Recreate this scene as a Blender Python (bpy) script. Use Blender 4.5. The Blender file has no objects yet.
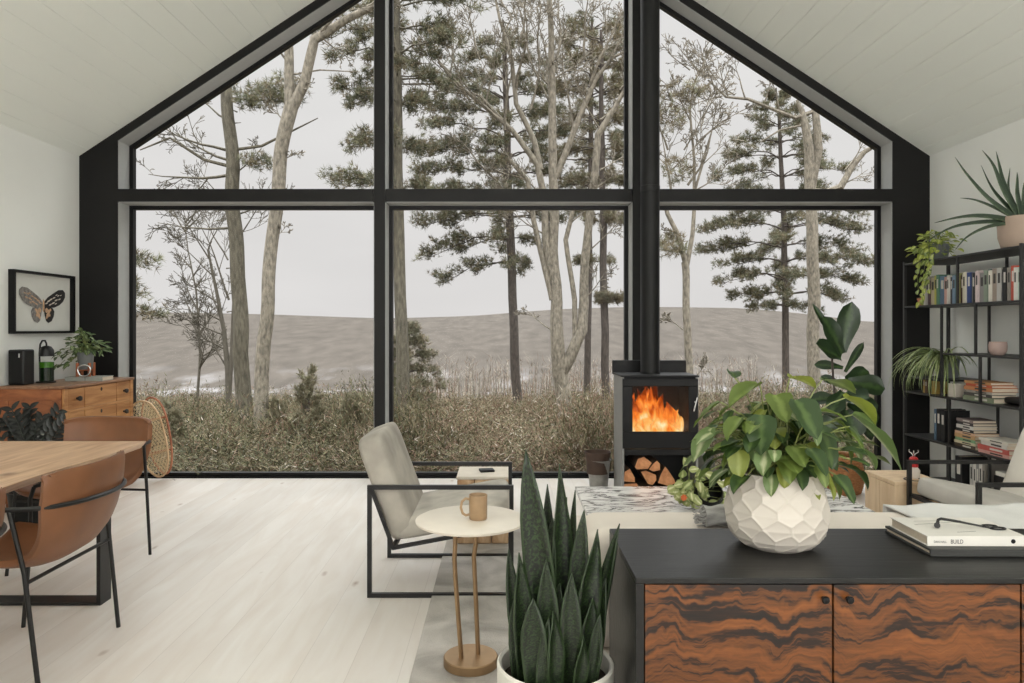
import bpy, math, random
import numpy as np
np.seterr(all='ignore')
from mathutils import Vector, Matrix, noise
PI = math.pi
sc = bpy.context.scene
COL = sc.collection

# ------------------------------------------------------------------ camera
FPX, VX, VY, EYE = 720.0, 503.0, 328.0, 1.4
cd = bpy.data.cameras.new('camera'); cam = bpy.data.objects.new('camera', cd); COL.objects.link(cam)
cam.location = (0, 0, EYE); cam.rotation_euler = (PI/2, 0, 0)
cd.sensor_width = 36; cd.lens = FPX/1024*36
cd.shift_x = (512-VX)/1024; cd.shift_y = (VY-341.5)/1024
cd.clip_start = .05; cd.clip_end = 6000
sc.camera = cam

# ------------------------------------------------------------------ world: overcast winter sky
w = bpy.data.worlds.new('sky'); sc.world = w; w.use_nodes = True
nt = w.node_tree; nt.nodes.clear()
tc = nt.nodes.new('ShaderNodeTexCoord'); sx = nt.nodes.new('ShaderNodeSeparateXYZ')
rp = nt.nodes.new('ShaderNodeValToRGB'); bg = nt.nodes.new('ShaderNodeBackground'); ow = nt.nodes.new('ShaderNodeOutputWorld')
nz = nt.nodes.new('ShaderNodeTexNoise'); nz.inputs['Scale'].default_value = 3.0; nz.inputs['Detail'].default_value = 3
mp = nt.nodes.new('ShaderNodeMapping'); mp.inputs['Scale'].default_value = (1, 1, 3.5)
mx = nt.nodes.new('ShaderNodeMix'); mx.data_type = 'RGBA'; mx.blend_type = 'MULTIPLY'; mx.inputs[0].default_value = .16
nt.links.new(tc.outputs['Generated'], sx.inputs[0]); nt.links.new(sx.outputs['Z'], rp.inputs[0])
nt.links.new(tc.outputs['Generated'], mp.inputs[0]); nt.links.new(mp.outputs[0], nz.inputs[0])
nt.links.new(rp.outputs[0], mx.inputs[6]); nt.links.new(nz.outputs['Fac'], mx.inputs[7])
nt.links.new(mx.outputs[2], bg.inputs[0]); nt.links.new(bg.outputs[0], ow.inputs[0])
e = rp.color_ramp.elements
e[0].position = 0; e[0].color = (.82, .785, .78, 1)
e[1].position = 1; e[1].color = (6.8, 6.85, 6.9, 1)
a = e.new(.43); a.color = (.89, .865, .86, 1)
a = e.new(.52); a.color = (4.9, 4.92, 4.95, 1)
bg.inputs['Strength'].default_value = 1.0

# ------------------------------------------------------------------ lights: added fill, standing in for daylight from the unseen rear
def area(name, loc, rot, sxx, syy, power, col=(1, 1, 1)):
    l = bpy.data.lights.new(name, 'AREA'); l.shape = 'RECTANGLE'; l.size = sxx; l.size_y = syy; l.energy = power; l.color = col
    o = bpy.data.objects.new(name, l); COL.objects.link(o); o.location = loc; o.rotation_euler = rot; return o
area('rear_fill', (0.6, -3.3, 2.2), (math.radians(142), 0, 0), 6.5, 3.2, 370, (1, .985, .965))  # added fill lamp behind the camera, tilted up to the ceiling
area('rear_side_fill', (3.6, -1.2, 2.0), (math.radians(90), 0, math.radians(65)), 3.0, 2.0, 10, (1, .995, .985))  # added side fill lamp; no window is built there

sc.view_settings.view_transform = 'Standard'; sc.view_settings.look = 'None'
sc.view_settings.gamma = 1; sc.view_settings.use_curve_mapping = False
sc.view_settings.exposure = 0.0
sc.cycles.max_bounces = 8; sc.cycles.diffuse_bounces = 5; sc.cycles.glossy_bounces = 3
sc.cycles.transparent_max_bounces = 12; sc.cycles.transmission_bounces = 6
sc.cycles.sample_clamp_indirect = 6

# ------------------------------------------------------------------ helpers
def lin(c): return c/12.92 if c <= .04045 else ((c+.055)/1.055)**2.4
def C(r, g, b): return (lin(r/255), lin(g/255), lin(b/255), 1)
def W(px, py, Y): return Vector(((px-VX)/FPX*Y, Y, EYE-(py-VY)/FPX*Y))

def newmat(name):
    m = bpy.data.materials.new(name); m.use_nodes = True
    return m, m.node_tree, m.node_tree.nodes['Principled BSDF']
def N(nt, typ, **kw):
    n = nt.nodes.new('ShaderNode'+typ)
    for k, v in kw.items():
        if k in n.inputs: n.inputs[k].default_value = v
        else: setattr(n, k, v)
    return n
def L(nt, a, b): nt.links.new(a, b)
def plain(name, col, rough=.5, metal=0, noise_amt=.12, nscale=12, bump=0, bscale=60, stretch=(1, 1, 1), spec=None, coat=0):
    """procedural paint / fabric / stone: colour varied by noise, optional bump"""
    m, t, b = newmat(name)
    b.inputs['Roughness'].default_value = rough; b.inputs['Metallic'].default_value = metal
    if spec is not None: b.inputs['Specular IOR Level'].default_value = spec
    if coat: b.inputs['Coat Weight'].default_value = coat
    co = N(t, 'TexCoord'); mpn = N(t, 'Mapping'); mpn.inputs['Scale'].default_value = stretch
    L(t, co.outputs['Object'], mpn.inputs[0])
    nn = N(t, 'TexNoise', Scale=nscale, Detail=4.0); L(t, mpn.outputs[0], nn.inputs['Vector'])
    r = N(t, 'ValToRGB')
    c = np.array(col[:3])
    r.color_ramp.elements[0].position = .3; r.color_ramp.elements[1].position = .7
    r.color_ramp.elements[0].color = (*(c*(1-noise_amt)), 1); r.color_ramp.elements[1].color = (*np.minimum(c*(1+noise_amt), 1), 1)
    L(t, nn.outputs['Fac'], r.inputs[0]); L(t, r.outputs[0], b.inputs['Base Color'])
    if bump:
        bn = N(t, 'TexNoise', Scale=bscale, Detail=3.0); L(t, mpn.outputs[0], bn.inputs['Vector'])
        bp = N(t, 'Bump', Strength=bump, Distance=.01); L(t, bn.outputs['Fac'], bp.inputs['Height']); L(t, bp.outputs[0], b.inputs['Normal'])
    return m
def leafmat(name, col, light=None, rough=.45, trans=.25, edge=None, bands=0):
    """leaf: UV u across (0..1), v along; lighter midrib area and side veins"""
    m, t, b = newmat(name)
    b.inputs['Roughness'].default_value = rough
    c2 = light or tuple(min(x*1.7, 1) for x in col[:3])+(1,)
    uv = N(t, 'TexCoord'); s = N(t, 'SeparateXYZ'); L(t, uv.outputs['UV'], s.inputs[0])
    a1 = N(t, 'Math', operation='SUBTRACT'); a1.inputs[1].default_value = .5; L(t, s.outputs[0], a1.inputs[0])
    a2 = N(t, 'Math', operation='ABSOLUTE'); L(t, a1.outputs[0], a2.inputs[0])
    nn = N(t, 'TexNoise', Scale=30.0 if not bands else 1.0, Detail=3.0)
    L(t, uv.outputs['Object'], nn.inputs['Vector'])
    if bands:   # snake plant cross bands
        mpn = N(t, 'Mapping'); mpn.inputs['Scale'].default_value = (3, bands, 1); L(t, uv.outputs['UV'], mpn.inputs[0])
        nn.inputs['Scale'].default_value = 3.0; nn.inputs['Distortion'].default_value = .6; L(t, mpn.outputs[0], nn.inputs['Vector'])
        r = N(t, 'ValToRGB'); r.color_ramp.elements[0].position = .45; r.color_ramp.elements[1].position = .68
        r.color_ramp.elements[0].color = col; r.color_ramp.elements[1].color = c2
        L(t, nn.outputs['Fac'], r.inputs[0]); out = r.outputs[0]
        if edge:
            g = N(t, 'Math', operation='GREATER_THAN'); g.inputs[1].default_value = .43; L(t, a2.outputs[0], g.inputs[0])
            mm = N(t, 'Mix', data_type='RGBA'); L(t, g.outputs[0], mm.inputs[0]); L(t, out, mm.inputs[6]); mm.inputs[7].default_value = edge; out = mm.outputs[2]
    else:
        a3 = N(t, 'Math', operation='MULTIPLY_ADD'); a3.inputs[1].default_value = -.45; L(t, nn.outputs['Fac'], a3.inputs[0]); L(t, a2.outputs[0], a3.inputs[2])
        r = N(t, 'ValToRGB'); r.color_ramp.elements[0].position = 0.0; r.color_ramp.elements[1].position = .16
        a4 = N(t, 'Math', operation='ADD'); a4.inputs[1].default_value = .2; L(t, a3.outputs[0], a4.inputs[0])
        r.color_ramp.elements[0].color = c2; r.color_ramp.elements[1].color = col
        L(t, a4.outputs[0], r.inputs[0]); out = r.outputs[0]
    L(t, out, b.inputs['Base Color'])
    if trans:
        tr = N(t, 'BsdfTranslucent'); L(t, out, tr.inputs[0]); ms = N(t, 'MixShader'); ms.inputs[0].default_value = trans
        L(t, b.outputs[0], ms.inputs[1]); L(t, tr.outputs[0], ms.inputs[2]); L(t, ms.outputs[0], t.nodes['Material Output'].inputs[0])
    return m
def woodmat(name, c1, c2, scale=(1, 12, 12), rough=.5, ns=3.0, dist=1.2, p=(.35, .7), bump=.05, coat=0, knots=None, c3=None):
    m, t, b = newmat(name); b.inputs['Roughness'].default_value = rough
    if coat: b.inputs['Coat Weight'].default_value = coat; b.inputs['Coat Roughness'].default_value = .25
    co = N(t, 'TexCoord'); mpn = N(t, 'Mapping'); mpn.inputs['Scale'].default_value = scale; L(t, co.outputs['Object'], mpn.inputs[0])
    nn = N(t, 'TexNoise', Scale=ns, Detail=6.0, Distortion=dist); L(t, mpn.outputs[0], nn.inputs['Vector'])
    r = N(t, 'ValToRGB'); r.color_ramp.elements[0].position = p[0]; r.color_ramp.elements[1].position = p[1]
    r.color_ramp.elements[0].color = c1; r.color_ramp.elements[1].color = c2
    if c3: q = r.color_ramp.elements.new((p[0]+p[1])/2); q.color = c3
    L(t, nn.outputs['Fac'], r.inputs[0]); out = r.outputs[0]
    if knots:
        vo = N(t, 'TexVoronoi', Scale=knots[0]); mk = N(t, 'Mapping'); mk.inputs['Scale'].default_value = knots[2]; L(t, co.outputs['Object'], mk.inputs[0]); L(t, mk.outputs[0], vo.inputs['Vector'])
        r2 = N(t, 'ValToRGB'); r2.color_ramp.elements[0].position = .02; r2.color_ramp.elements[1].position = .09
        r2.color_ramp.elements[0].color = (1, 1, 1, 1); r2.color_ramp.elements[1].color = (0, 0, 0, 1); L(t, vo.outputs['Distance'], r2.inputs[0])
        mm = N(t, 'Mix', data_type='RGBA'); L(t, r2.outputs[0], mm.inputs[0]); L(t, out, mm.inputs[6]); mm.inputs[7].default_value = knots[1]; out = mm.outputs[2]
    L(t, out, b.inputs['Base Color'])
    if bump:
        bp = N(t, 'Bump', Strength=bump, Distance=.01); L(t, nn.outputs['Fac'], bp.inputs['Height']); L(t, bp.outputs[0], b.inputs['Normal'])
    return m

class MB:
    def __init__(s): s.v = []; s.f = []; s.m = []; s.uv = []; s.cm = 0
    def add(s, vs, fs, uvs=None):
        o = len(s.v); s.v += [tuple(p) for p in vs]; s.uv += (uvs if uvs else [(0.5, 0.5)]*len(vs))
        s.f += [tuple(i+o for i in f) for f in fs]; s.m += [s.cm]*len(fs); return s
    def mat(s, i): s.cm = i; return s
    def box(s, x0, x1, y0, y1, z0, z1):
        return s.add([(x0, y0, z0), (x1, y0, z0), (x1, y1, z0), (x0, y1, z0), (x0, y0, z1), (x1, y0, z1), (x1, y1, z1), (x0, y1, z1)],
                     [(0, 3, 2, 1), (4, 5, 6, 7), (0, 1, 5, 4), (1, 2, 6, 5), (2, 3, 7, 6), (3, 0, 4, 7)])
    def obox(s, c, sx_, sy_, sz_, M):
        o = len(s.v); s.box(-sx_/2, sx_/2, -sy_/2, sy_/2, -sz_/2, sz_/2)
        for i in range(o, o+8): s.v[i] = tuple(Vector(c)+M @ Vector(s.v[i]))
        return s
    def tube(s, pts, r, n=8, caps=True, closed=False):
        pts = [Vector(p) for p in pts]; k = len(pts)
        rs = r if isinstance(r, (list, tuple)) else [r]*k
        vs, fs = [], []; prev = None
        for i, p in enumerate(pts):
            if closed: d = (pts[(i+1) % k]-pts[i-1])
            elif i == 0: d = pts[1]-pts[0]
            elif i == k-1: d = pts[-1]-pts[-2]
            else: d = (pts[i+1]-pts[i]).normalized()+(pts[i]-pts[i-1]).normalized()
            if d.length < 1e-9: d = Vector((0, 0, 1))
            d.normalize()
            if prev is None:
                prev = d.orthogonal().normalized()
            u = prev-d*prev.dot(d)
            u = u.normalized() if u.length > 1e-6 else d.orthogonal().normalized()
            prev = u; q = d.cross(u)
            for j in range(n):
                a = 2*PI*j/n+PI/n; vs.append(p+(u*math.cos(a)+q*math.sin(a))*rs[i])
        for i in range(k if closed else k-1):
            for j in range(n):
                a = i*n+j; b = i*n+(j+1) % n; c = ((i+1) % k)*n+(j+1) % n; d = ((i+1) % k)*n+j
                fs.append((a, b, c, d))
        if caps and not closed:
            fs.append(tuple(reversed(range(n)))); fs.append(tuple(range((k-1)*n, k*n)))
        return s.add(vs, fs)
    def bar(s, a, b, w=.02, h=None, up=(0, 0, 1)):
        """rectangular bar from a to b"""
        a, b = Vector(a), Vector(b); d = (b-a); Lg = d.length; d.normalize(); h = h or w
        up = Vector(up); 
        if abs(d.dot(up)) > .98: up = Vector((1, 0, 0))
        x = d.cross(up).normalized(); y = x.cross(d)
        M = Matrix((d, x, y)).transposed()
        return s.obox((a+b)/2, Lg, w, h, M)
    def lathe(s, prof, n=32, c=(0, 0, 0), axis='Z', cap0=True, cap1=False, f=None):
        vs, fs = [], []
        for (r, z) in prof:
            for j in range(n):
                a = 2*PI*j/n; rr = r if f is None else f(a, r, z)
                vs.append((c[0]+rr*math.cos(a), c[1]+rr*math.sin(a), c[2]+z))
        k = len(prof)
        for i in range(k-1):
            for j in range(n):
                fs.append((i*n+j, i*n+(j+1) % n, (i+1)*n+(j+1) % n, (i+1)*n+j))
        if cap0: fs.append(tuple(reversed(range(n))))
        if cap1: fs.append(tuple(range((k-1)*n, k*n)))
        return s.add(vs, fs)
    def prism(s, poly, fn, h0, h1):
        """poly 2D counter-clockwise, fn(a,b,h)->xyz"""
        n = len(poly); vs = [fn(a, b, h0) for a, b in poly]+[fn(a, b, h1) for a, b in poly]
        fs = [tuple(reversed(range(n))), tuple(range(n, 2*n))]+[(i, (i+1) % n, n+(i+1) % n, n+i) for i in range(n)]
        return s.add(vs, fs)
    def grid(s, nu, nv, fn, closeu=False, uv=True):
        vs, uvs = [], []
        for j in range(nv+1):
            for i in range(nu+(0 if closeu else 1)):
                vs.append(fn(i/nu, j/nv)); uvs.append((i/nu, j/nv))
        w_ = nu if closeu else nu+1; fs = []
        for j in range(nv):
            for i in range(nu):
                i2 = (i+1) % w_ if closeu else i+1
                fs.append((j*w_+i, j*w_+i2, (j+1)*w_+i2, (j+1)*w_+i))
        return s.add(vs, fs, uvs)
    def superq(s, c, a, b, h, e1=.3, e2=.3, M=None, nu=32, nv=16):
        def sp(x, e): return math.copysign(abs(x)**e, x)
        M = M or Matrix.Identity(3)
        def fn(u, v):
            th = 2*PI*u; ph = -PI/2+PI*v
            cp = sp(math.cos(ph), e1)
            return Vector(c)+M @ Vector((a*cp*sp(math.cos(th), e2), b*cp*sp(math.sin(th), e2), h*sp(math.sin(ph), e1)))
        return s.grid(nu, nv, fn, closeu=True)
    def leaf(s, base, d, up, Lg, wd, bend=.3, fold=.15, n=6, shape=None, twist=0, wave=0):
        """curved leaf blade: 3 columns; d growth dir, up = face normal-ish"""
        d = Vector(d).normalized(); up = Vector(up); up = (up-d*up.dot(d))
        up = up.normalized() if up.length > 1e-5 else d.orthogonal().normalized()
        side = d.cross(up).normalized(); p = Vector(base); vs, uvs = [], []
        shape = shape or (lambda t: math.sin(PI*min(1, t*.98+.02)**.75)**.8)
        st = Lg/n
        for i in range(n+1):
            t = i/n; wv = shape(t)*wd/2
            sd = (side*math.cos(twist*t)+up*math.sin(twist*t)); nm = (up*math.cos(twist*t)-side*math.sin(twist*t))
            f_ = fold*wv*2; wz = wave*wd*math.sin(t*9)
            vs += [p-sd*wv+nm*(f_+wz), p-sd*wv*.5+nm*f_*.35, p, p+sd*wv*.5+nm*f_*.35, p+sd*wv+nm*(f_-wz)]
            uvs += [(0, t), (.25, t), (.5, t), (.75, t), (1, t)]
            ang = -bend/n
            d2 = (d*math.cos(ang)+up*math.sin(ang)); up = (up*math.cos(ang)-d*math.sin(ang)); d = d2
            p = p+d*st
        fs = []
        for i in range(n):
            for j in range(4): fs.append((i*5+j, i*5+j+1, (i+1)*5+j+1, (i+1)*5+j))
        return s.add(vs, fs, uvs)
    def build(s, name, mats, parent=None, bevel=0, seg=2, solid=0, sub=0, angle=38, smooth=True):
        me = bpy.data.meshes.new(name); me.from_pydata(s.v, [], s.f)
        mats = mats if isinstance(mats, (list, tuple)) else [mats]
        for m in mats: me.materials.append(m)
        me.polygons.foreach_set('material_index', s.m)
        ul = me.uv_layers.new(name='uv'); lv = np.empty(len(me.loops), dtype=np.int32); me.loops.foreach_get('vertex_index', lv)
        ul.data.foreach_set('uv', np.array(s.uv, dtype=np.float32)[lv].ravel())
        if smooth:
            me.polygons.foreach_set('use_smooth', [True]*len(me.polygons)); me.set_sharp_from_angle(angle=math.radians(angle))
        me.update()
        o = bpy.data.objects.new(name, me); COL.objects.link(o)
        if parent is not None: o.parent = parent
        if solid:
            md = o.modifiers.new('solid', 'SOLIDIFY'); md.thickness = solid; md.offset = 0
        if bevel:
            md = o.modifiers.new('bevel', 'BEVEL'); md.width = bevel; md.segments = seg; md.limit_method = 'ANGLE'; md.harden_normals = False
        if sub:
            md = o.modifiers.new('sub', 'SUBSURF'); md.levels = sub; md.render_levels = sub
        return o

def tag(o, label=None, cat=None, group=None, kind=None):
    if label: o['label'] = label
    if cat: o['category'] = cat
    if group: o['group'] = group
    if kind: o['kind'] = kind
    return o
def thing(name, label, cat, loc=(0, 0, 0), rz=0, group=None):
    o = bpy.data.objects.new(name, None); o.empty_display_size = .1; COL.objects.link(o)
    o.location = loc; o.rotation_euler = (0, 0, rz); return tag(o, label, cat, group)
def dup(root, loc=None, rz=None, label=None, group=None):
    r = root.copy(); COL.objects.link(r)
    if loc is not None: r.location = loc
    if rz is not None: r.rotation_euler = (0, 0, rz)
    if label: r['label'] = label
    if group: r['group'] = group
    for ch in list(root.children):
        c = ch.copy(); COL.objects.link(c); c.parent = r
        for g in list(ch.children):
            d = g.copy(); COL.objects.link(d); d.parent = c
    return r
def struct(o): o['kind'] = 'structure'; return o
def fastmesh(name, V, F, mats, midx=None, parent=None):
    """V (n,3) float, F (m,k) int"""
    V = np.asarray(V, dtype=np.float32); F = np.asarray(F, dtype=np.int32); m, k = F.shape
    me = bpy.data.meshes.new(name); me.vertices.add(len(V)); me.vertices.foreach_set('co', V.ravel())
    me.loops.add(m*k); me.loops.foreach_set('vertex_index', F.ravel())
    me.polygons.add(m); me.polygons.foreach_set('loop_start', np.arange(m, dtype=np.int32)*k)
    for q in (mats if isinstance(mats, (list, tuple)) else [mats]): me.materials.append(q)
    if midx is not None: me.polygons.foreach_set('material_index', np.asarray(midx, dtype=np.int32))
    me.update(calc_edges=True); me.validate()
    o = bpy.data.objects.new(name, me); COL.objects.link(o)
    if parent is not None: o.parent = parent
    return o

# ------------------------------------------------------------------ materials
M = {}
M['wall'] = plain('white_plaster', C(232, 233, 229), .85, noise_amt=.015, nscale=2, bump=.03, bscale=40)
M['ceiling'] = plain('painted_boards', C(236, 239, 233), .7, noise_amt=.02, nscale=1.5, stretch=(1, .3, 1))
M['black'] = plain('black_painted_timber', C(18, 17, 17), .55, noise_amt=.1, nscale=5, spec=.3)
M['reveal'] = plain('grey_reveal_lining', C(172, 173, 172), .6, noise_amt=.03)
M['frame'] = plain('black_aluminium', C(12, 12, 13), .45, noise_amt=.05, spec=.3)
M['steel'] = plain('black_steel', C(15, 14, 14), .42, noise_amt=.08, spec=.5)
M['stove'] = plain('black_stove_steel', C(18, 18, 19), .5, noise_amt=.08, spec=.3)
M['stove_side'] = plain('grey_stove_side', C(134, 134, 132), .5, noise_amt=.05)
M['leather'] = plain('tan_leather', C(124, 81, 52), .48, noise_amt=.13, nscale=7, bump=.06, bscale=220)
M['leather_d'] = plain('brown_leather', C(124, 81, 52), .48, noise_amt=.13, nscale=7, bump=.06, bscale=220)
M['fabric'] = plain('oatmeal_upholstery', C(184, 178, 168), .95, noise_amt=.16, nscale=9, bump=.25, bscale=260, spec=.1)
M['fabric_light'] = plain('light_grey_upholstery', C(186, 181, 173), .95, noise_amt=.08, nscale=6, bump=.2, bscale=260, spec=.1)
M['offwhite'] = plain('off_white_cloth', C(214, 208, 198), .95, noise_amt=.05, nscale=5, bump=.15, bscale=200, spec=.1)
M['brass'] = plain('aged_brass', C(158, 130, 98), .42, metal=.7, noise_amt=.12)
M['tabletop_stone'] = plain('cream_tabletop', C(226, 216, 202), .45, noise_amt=.03)
M['ceramic'] = plain('white_ceramic', C(204, 196, 185), .5, noise_amt=.03, nscale=4)
M['potwhite'] = plain('white_matt_pot', C(222, 218, 208), .6, noise_amt=.02)
M['mug'] = plain('tan_stoneware', C(164, 136, 104), .5, noise_amt=.1, nscale=30)
M['soil'] = plain('potting_soil', C(48, 38, 30), .95, noise_amt=.4, nscale=60, bump=.5, bscale=80)
M['darkpot'] = plain('grey_pot', C(112, 116, 116), .6, noise_amt=.06)
M['chrome'] = plain('bright_metal', C(200, 200, 200), .25, metal=1, noise_amt=.02)

# =================================================================== ROOM SHELL
YF, YG, YR = 6.54, 6.765, -3.6
XL, XR = -3.85, 3.877
XC = .0135
def zr(x): return 5.425-.66*abs(x-XC)      # reveal line of the gable opening
def zc(x): return zr(x)+.085+.002           # ceiling line

# floor
m, t, b = newmat('whitewashed_floorboards'); b.inputs['Roughness'].default_value = .42; b.inputs['Specular IOR Level'].default_value = .4
co = N(t, 'TexCoord'); s = N(t, 'SeparateXYZ'); L(t, co.outputs['Object'], s.inputs[0])
dv = N(t, 'Math', operation='DIVIDE'); dv.inputs[1].default_value = .21; L(t, s.outputs[0], dv.inputs[0])
fl = N(t, 'Math', operation='FLOOR'); L(t, dv.outputs[0], fl.inputs[0])
fr = N(t, 'Math', operation='FRACT'); L(t, dv.outputs[0], fr.inputs[0])
wn = N(t, 'TexWhiteNoise', noise_dimensions='1D'); L(t, fl.outputs[0], wn.inputs['W'])
cmb = N(t, 'CombineXYZ'); L(t, s.outputs[0], cmb.inputs[0]); L(t, wn.outputs['Value'], cmb.inputs[2])
my = N(t, 'Math', operation='MULTIPLY'); my.inputs[1].default_value = .16; L(t, s.outputs[1], my.inputs[0]); L(t, my.outputs[0], cmb.inputs[1])
n1 = N(t, 'TexNoise', Scale=9.0, Detail=6.0, Distortion=1.0); L(t, cmb.outputs[0], n1.inputs['Vector'])
r = N(t, 'ValToRGB'); r.color_ramp.elements[0].position = .25; r.color_ramp.elements[1].position = .75
r.color_ramp.elements[0].color = C(222, 212, 202); r.color_ramp.elements[1].color = C(236, 231, 225); L(t, n1.outputs['Fac'], r.inputs[0])
m1 = N(t, 'Mix', data_type='RGBA', blend_type='MULTIPLY'); m1.inputs[0].default_value = .10; L(t, r.outputs[0], m1.inputs[6]); L(t, wn.outputs['Value'], m1.inputs[7])
lt = N(t, 'Math', operation='LESS_THAN'); lt.inputs[1].default_value = .012; L(t, fr.outputs[0], lt.inputs[0])
lm = N(t, 'Math', operation='MULTIPLY'); lm.inputs[1].default_value = .22; L(t, lt.outputs[0], lm.inputs[0])
m2 = N(t, 'Mix', data_type='RGBA'); L(t, lm.outputs[0], m2.inputs[0]); L(t, m1.outputs[2], m2.inputs[6]); m2.inputs[7].default_value = C(120, 105, 92)
vo = N(t, 'TexVoronoi', Scale=1.0); mk = N(t, 'Mapping'); mk.inputs['Scale'].default_value = (4.2, 1.9, 1); L(t, co.outputs['Object'], mk.inputs[0])
nd = N(t, 'TexNoise', Scale=14.0, Detail=3.0); L(t, co.outputs['Object'], nd.inputs['Vector'])
L(t, mk.outputs[0], vo.inputs['Vector'])
ad = N(t, 'Math', operation='MULTIPLY_ADD'); ad.inputs[1].default_value = .12; L(t, nd.outputs['Fac'], ad.inputs[0]); L(t, vo.outputs['Distance'], ad.inputs[2])
r2 = N(t, 'ValToRGB'); r2.color_ramp.elements[0].position = .07; r2.color_ramp.elements[0].color = (.75, .75, .75, 1); r2.color_ramp.elements[1].position = .15; r2.color_ramp.elements[1].color = (0, 0, 0, 1)
L(t, ad.outputs[0], r2.inputs[0])
m3 = N(t, 'Mix', data_type='RGBA'); L(t, r2.outputs[0], m3.inputs[0]); L(t, m2.outputs[2], m3.inputs[6]); m3.inputs[7].default_value = C(150, 122, 100)
L(t, m3.outputs[2], b.inputs['Base Color']); M['floor'] = m
struct(MB().box(XL-.15, XR+.15, YR-.15, YG+.06, -.12, 0).build('floor', M['floor']))

# side walls, rear wall with its wide glazed opening
struct(MB().box(XL-.15, XL, YR, YF+.3, 0, zc(XL)+.02).build('wall_left', M['wall']))
struct(MB().box(XR, XR+.15, YR, YF+.3, 0, zc(XR)+.02).build('wall_right', M['wall']))
rw = MB(); rw.box(XL, -2.9, YR-.15, YR, 0, 2.95).box(3.9-.05, XR, YR-.15, YR, 0, 2.95)
fn = lambda a, b_, h: (a, h, b_)
rw.prism([(XL, 2.9), (XR, 2.9), (XR, zc(XR)), (XC, zc(XC)), (XL, zc(XL))], lambda a, b_, h: (a, h, b_), YR-.15, YR)
struct(rw.build('wall_rear', M['wall']))
# ceiling: tongue and groove boards running to the window
def ceil_side(x0, x1, name):
    sgn = 1 if x1 > x0 else -1; pts = []; x = x0; step = .151; g = .0035
    while (x1-x)*sgn > 0:
        xn = x+sgn*step
        if (xn-x1)*sgn > 0: xn = x1
        pts += [(x+sgn*g, zc(x+sgn*g)), (xn-sgn*g, zc(xn-sgn*g)), (xn, zc(xn)+.007)]
        x = xn
    pts = [(x0, zc(x0))]+pts[:-1]+[(x1, zc(x1))]
    mb = MB(); n = len(pts); vs = [(a, YR, z) for a, z in pts]+[(a, YF+.02, z) for a, z in pts]
    vs += [(a, YR, z+.15) for a, z in (pts[0], pts[-1])]+[(a, YF+.02, z+.15) for a, z in (pts[0], pts[-1])]
    fs = [(i, n+i, n+i+1, i+1) for i in range(n-1)]+[(2*n, 2*n+1, 2*n+3, 2*n+2)]
    mb.add(vs, fs); return struct(mb.build(name, M['ceiling'], smooth=False))
ceil_side(XC, XL-.1, 'ceiling'); ceil_side(XC, XR+.1, 'ceiling')

# gable wall (black), jambs and sloping head as one dark surround with grey reveal lining
JL, JR = -3.502, 3.542
MLa, MLb, MRa, MRb = -1.176, -1.066, 1.172, 1.28
T0, T1 = 2.543, 2.663
g = MB()
g.prism([(XL, 0), (JL, 0), (JL, zr(JL)), (JL, zc(JL)), (XL, zc(XL))], lambda a, b_, h: (a, h, b_), YF, YG+.08)
g.prism([(JR, 0), (XR, 0), (XR, zc(XR)), (JR, zc(JR)), (JR, zr(JR))], lambda a, b_, h: (a, h, b_), YF, YG+.08)
g.prism([(JL, zr(JL)), (XC, zr(XC)), (XC, zc(XC)), (JL, zc(JL))], lambda a, b_, h: (a, h, b_), YF, YG+.08)
g.prism([(XC, zr(XC)), (JR, zr(JR)), (JR, zc(JR)), (XC, zc(XC))], lambda a, b_, h: (a, h, b_), YF, YG+.08)
struct(g.build('wall_front', M['black'], smooth=False))
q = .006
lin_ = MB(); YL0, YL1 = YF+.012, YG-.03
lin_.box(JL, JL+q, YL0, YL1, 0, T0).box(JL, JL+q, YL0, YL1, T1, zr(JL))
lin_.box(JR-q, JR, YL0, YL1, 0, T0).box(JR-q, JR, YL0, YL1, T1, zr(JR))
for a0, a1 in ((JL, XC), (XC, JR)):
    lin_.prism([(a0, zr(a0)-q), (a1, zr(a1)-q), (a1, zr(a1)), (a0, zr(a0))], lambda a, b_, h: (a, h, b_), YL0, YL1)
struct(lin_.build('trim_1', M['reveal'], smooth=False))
# mullions and transom, each black with grey reveal faces
def mull(n, x0, x1):
    o = struct(MB().box(x0+q, x1-q, YF, YG+.04, 0, zr((x0+x1)/2)+.02).build('trim_%d' % n, M['black'], smooth=False))
    k = MB()
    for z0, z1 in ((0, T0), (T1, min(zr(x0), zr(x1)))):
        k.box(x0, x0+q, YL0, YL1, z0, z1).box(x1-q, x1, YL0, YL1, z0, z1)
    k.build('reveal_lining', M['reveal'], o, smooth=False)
mull(2, MLa, MLb); mull(3, MRa, MRb)
tr = MB(); trl = MB()
for a0, a1 in ((JL, MLa), (MLb, MRa), (MRb, JR)):
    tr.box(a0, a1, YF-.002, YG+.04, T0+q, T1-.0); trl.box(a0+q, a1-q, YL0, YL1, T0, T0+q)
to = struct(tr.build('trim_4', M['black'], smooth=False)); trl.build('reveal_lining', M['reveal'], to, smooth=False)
struct(MB().box(JL, JR, YG-.06, YG+.05, 0, .012).build('trim_5', M['frame'], smooth=False))

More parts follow.
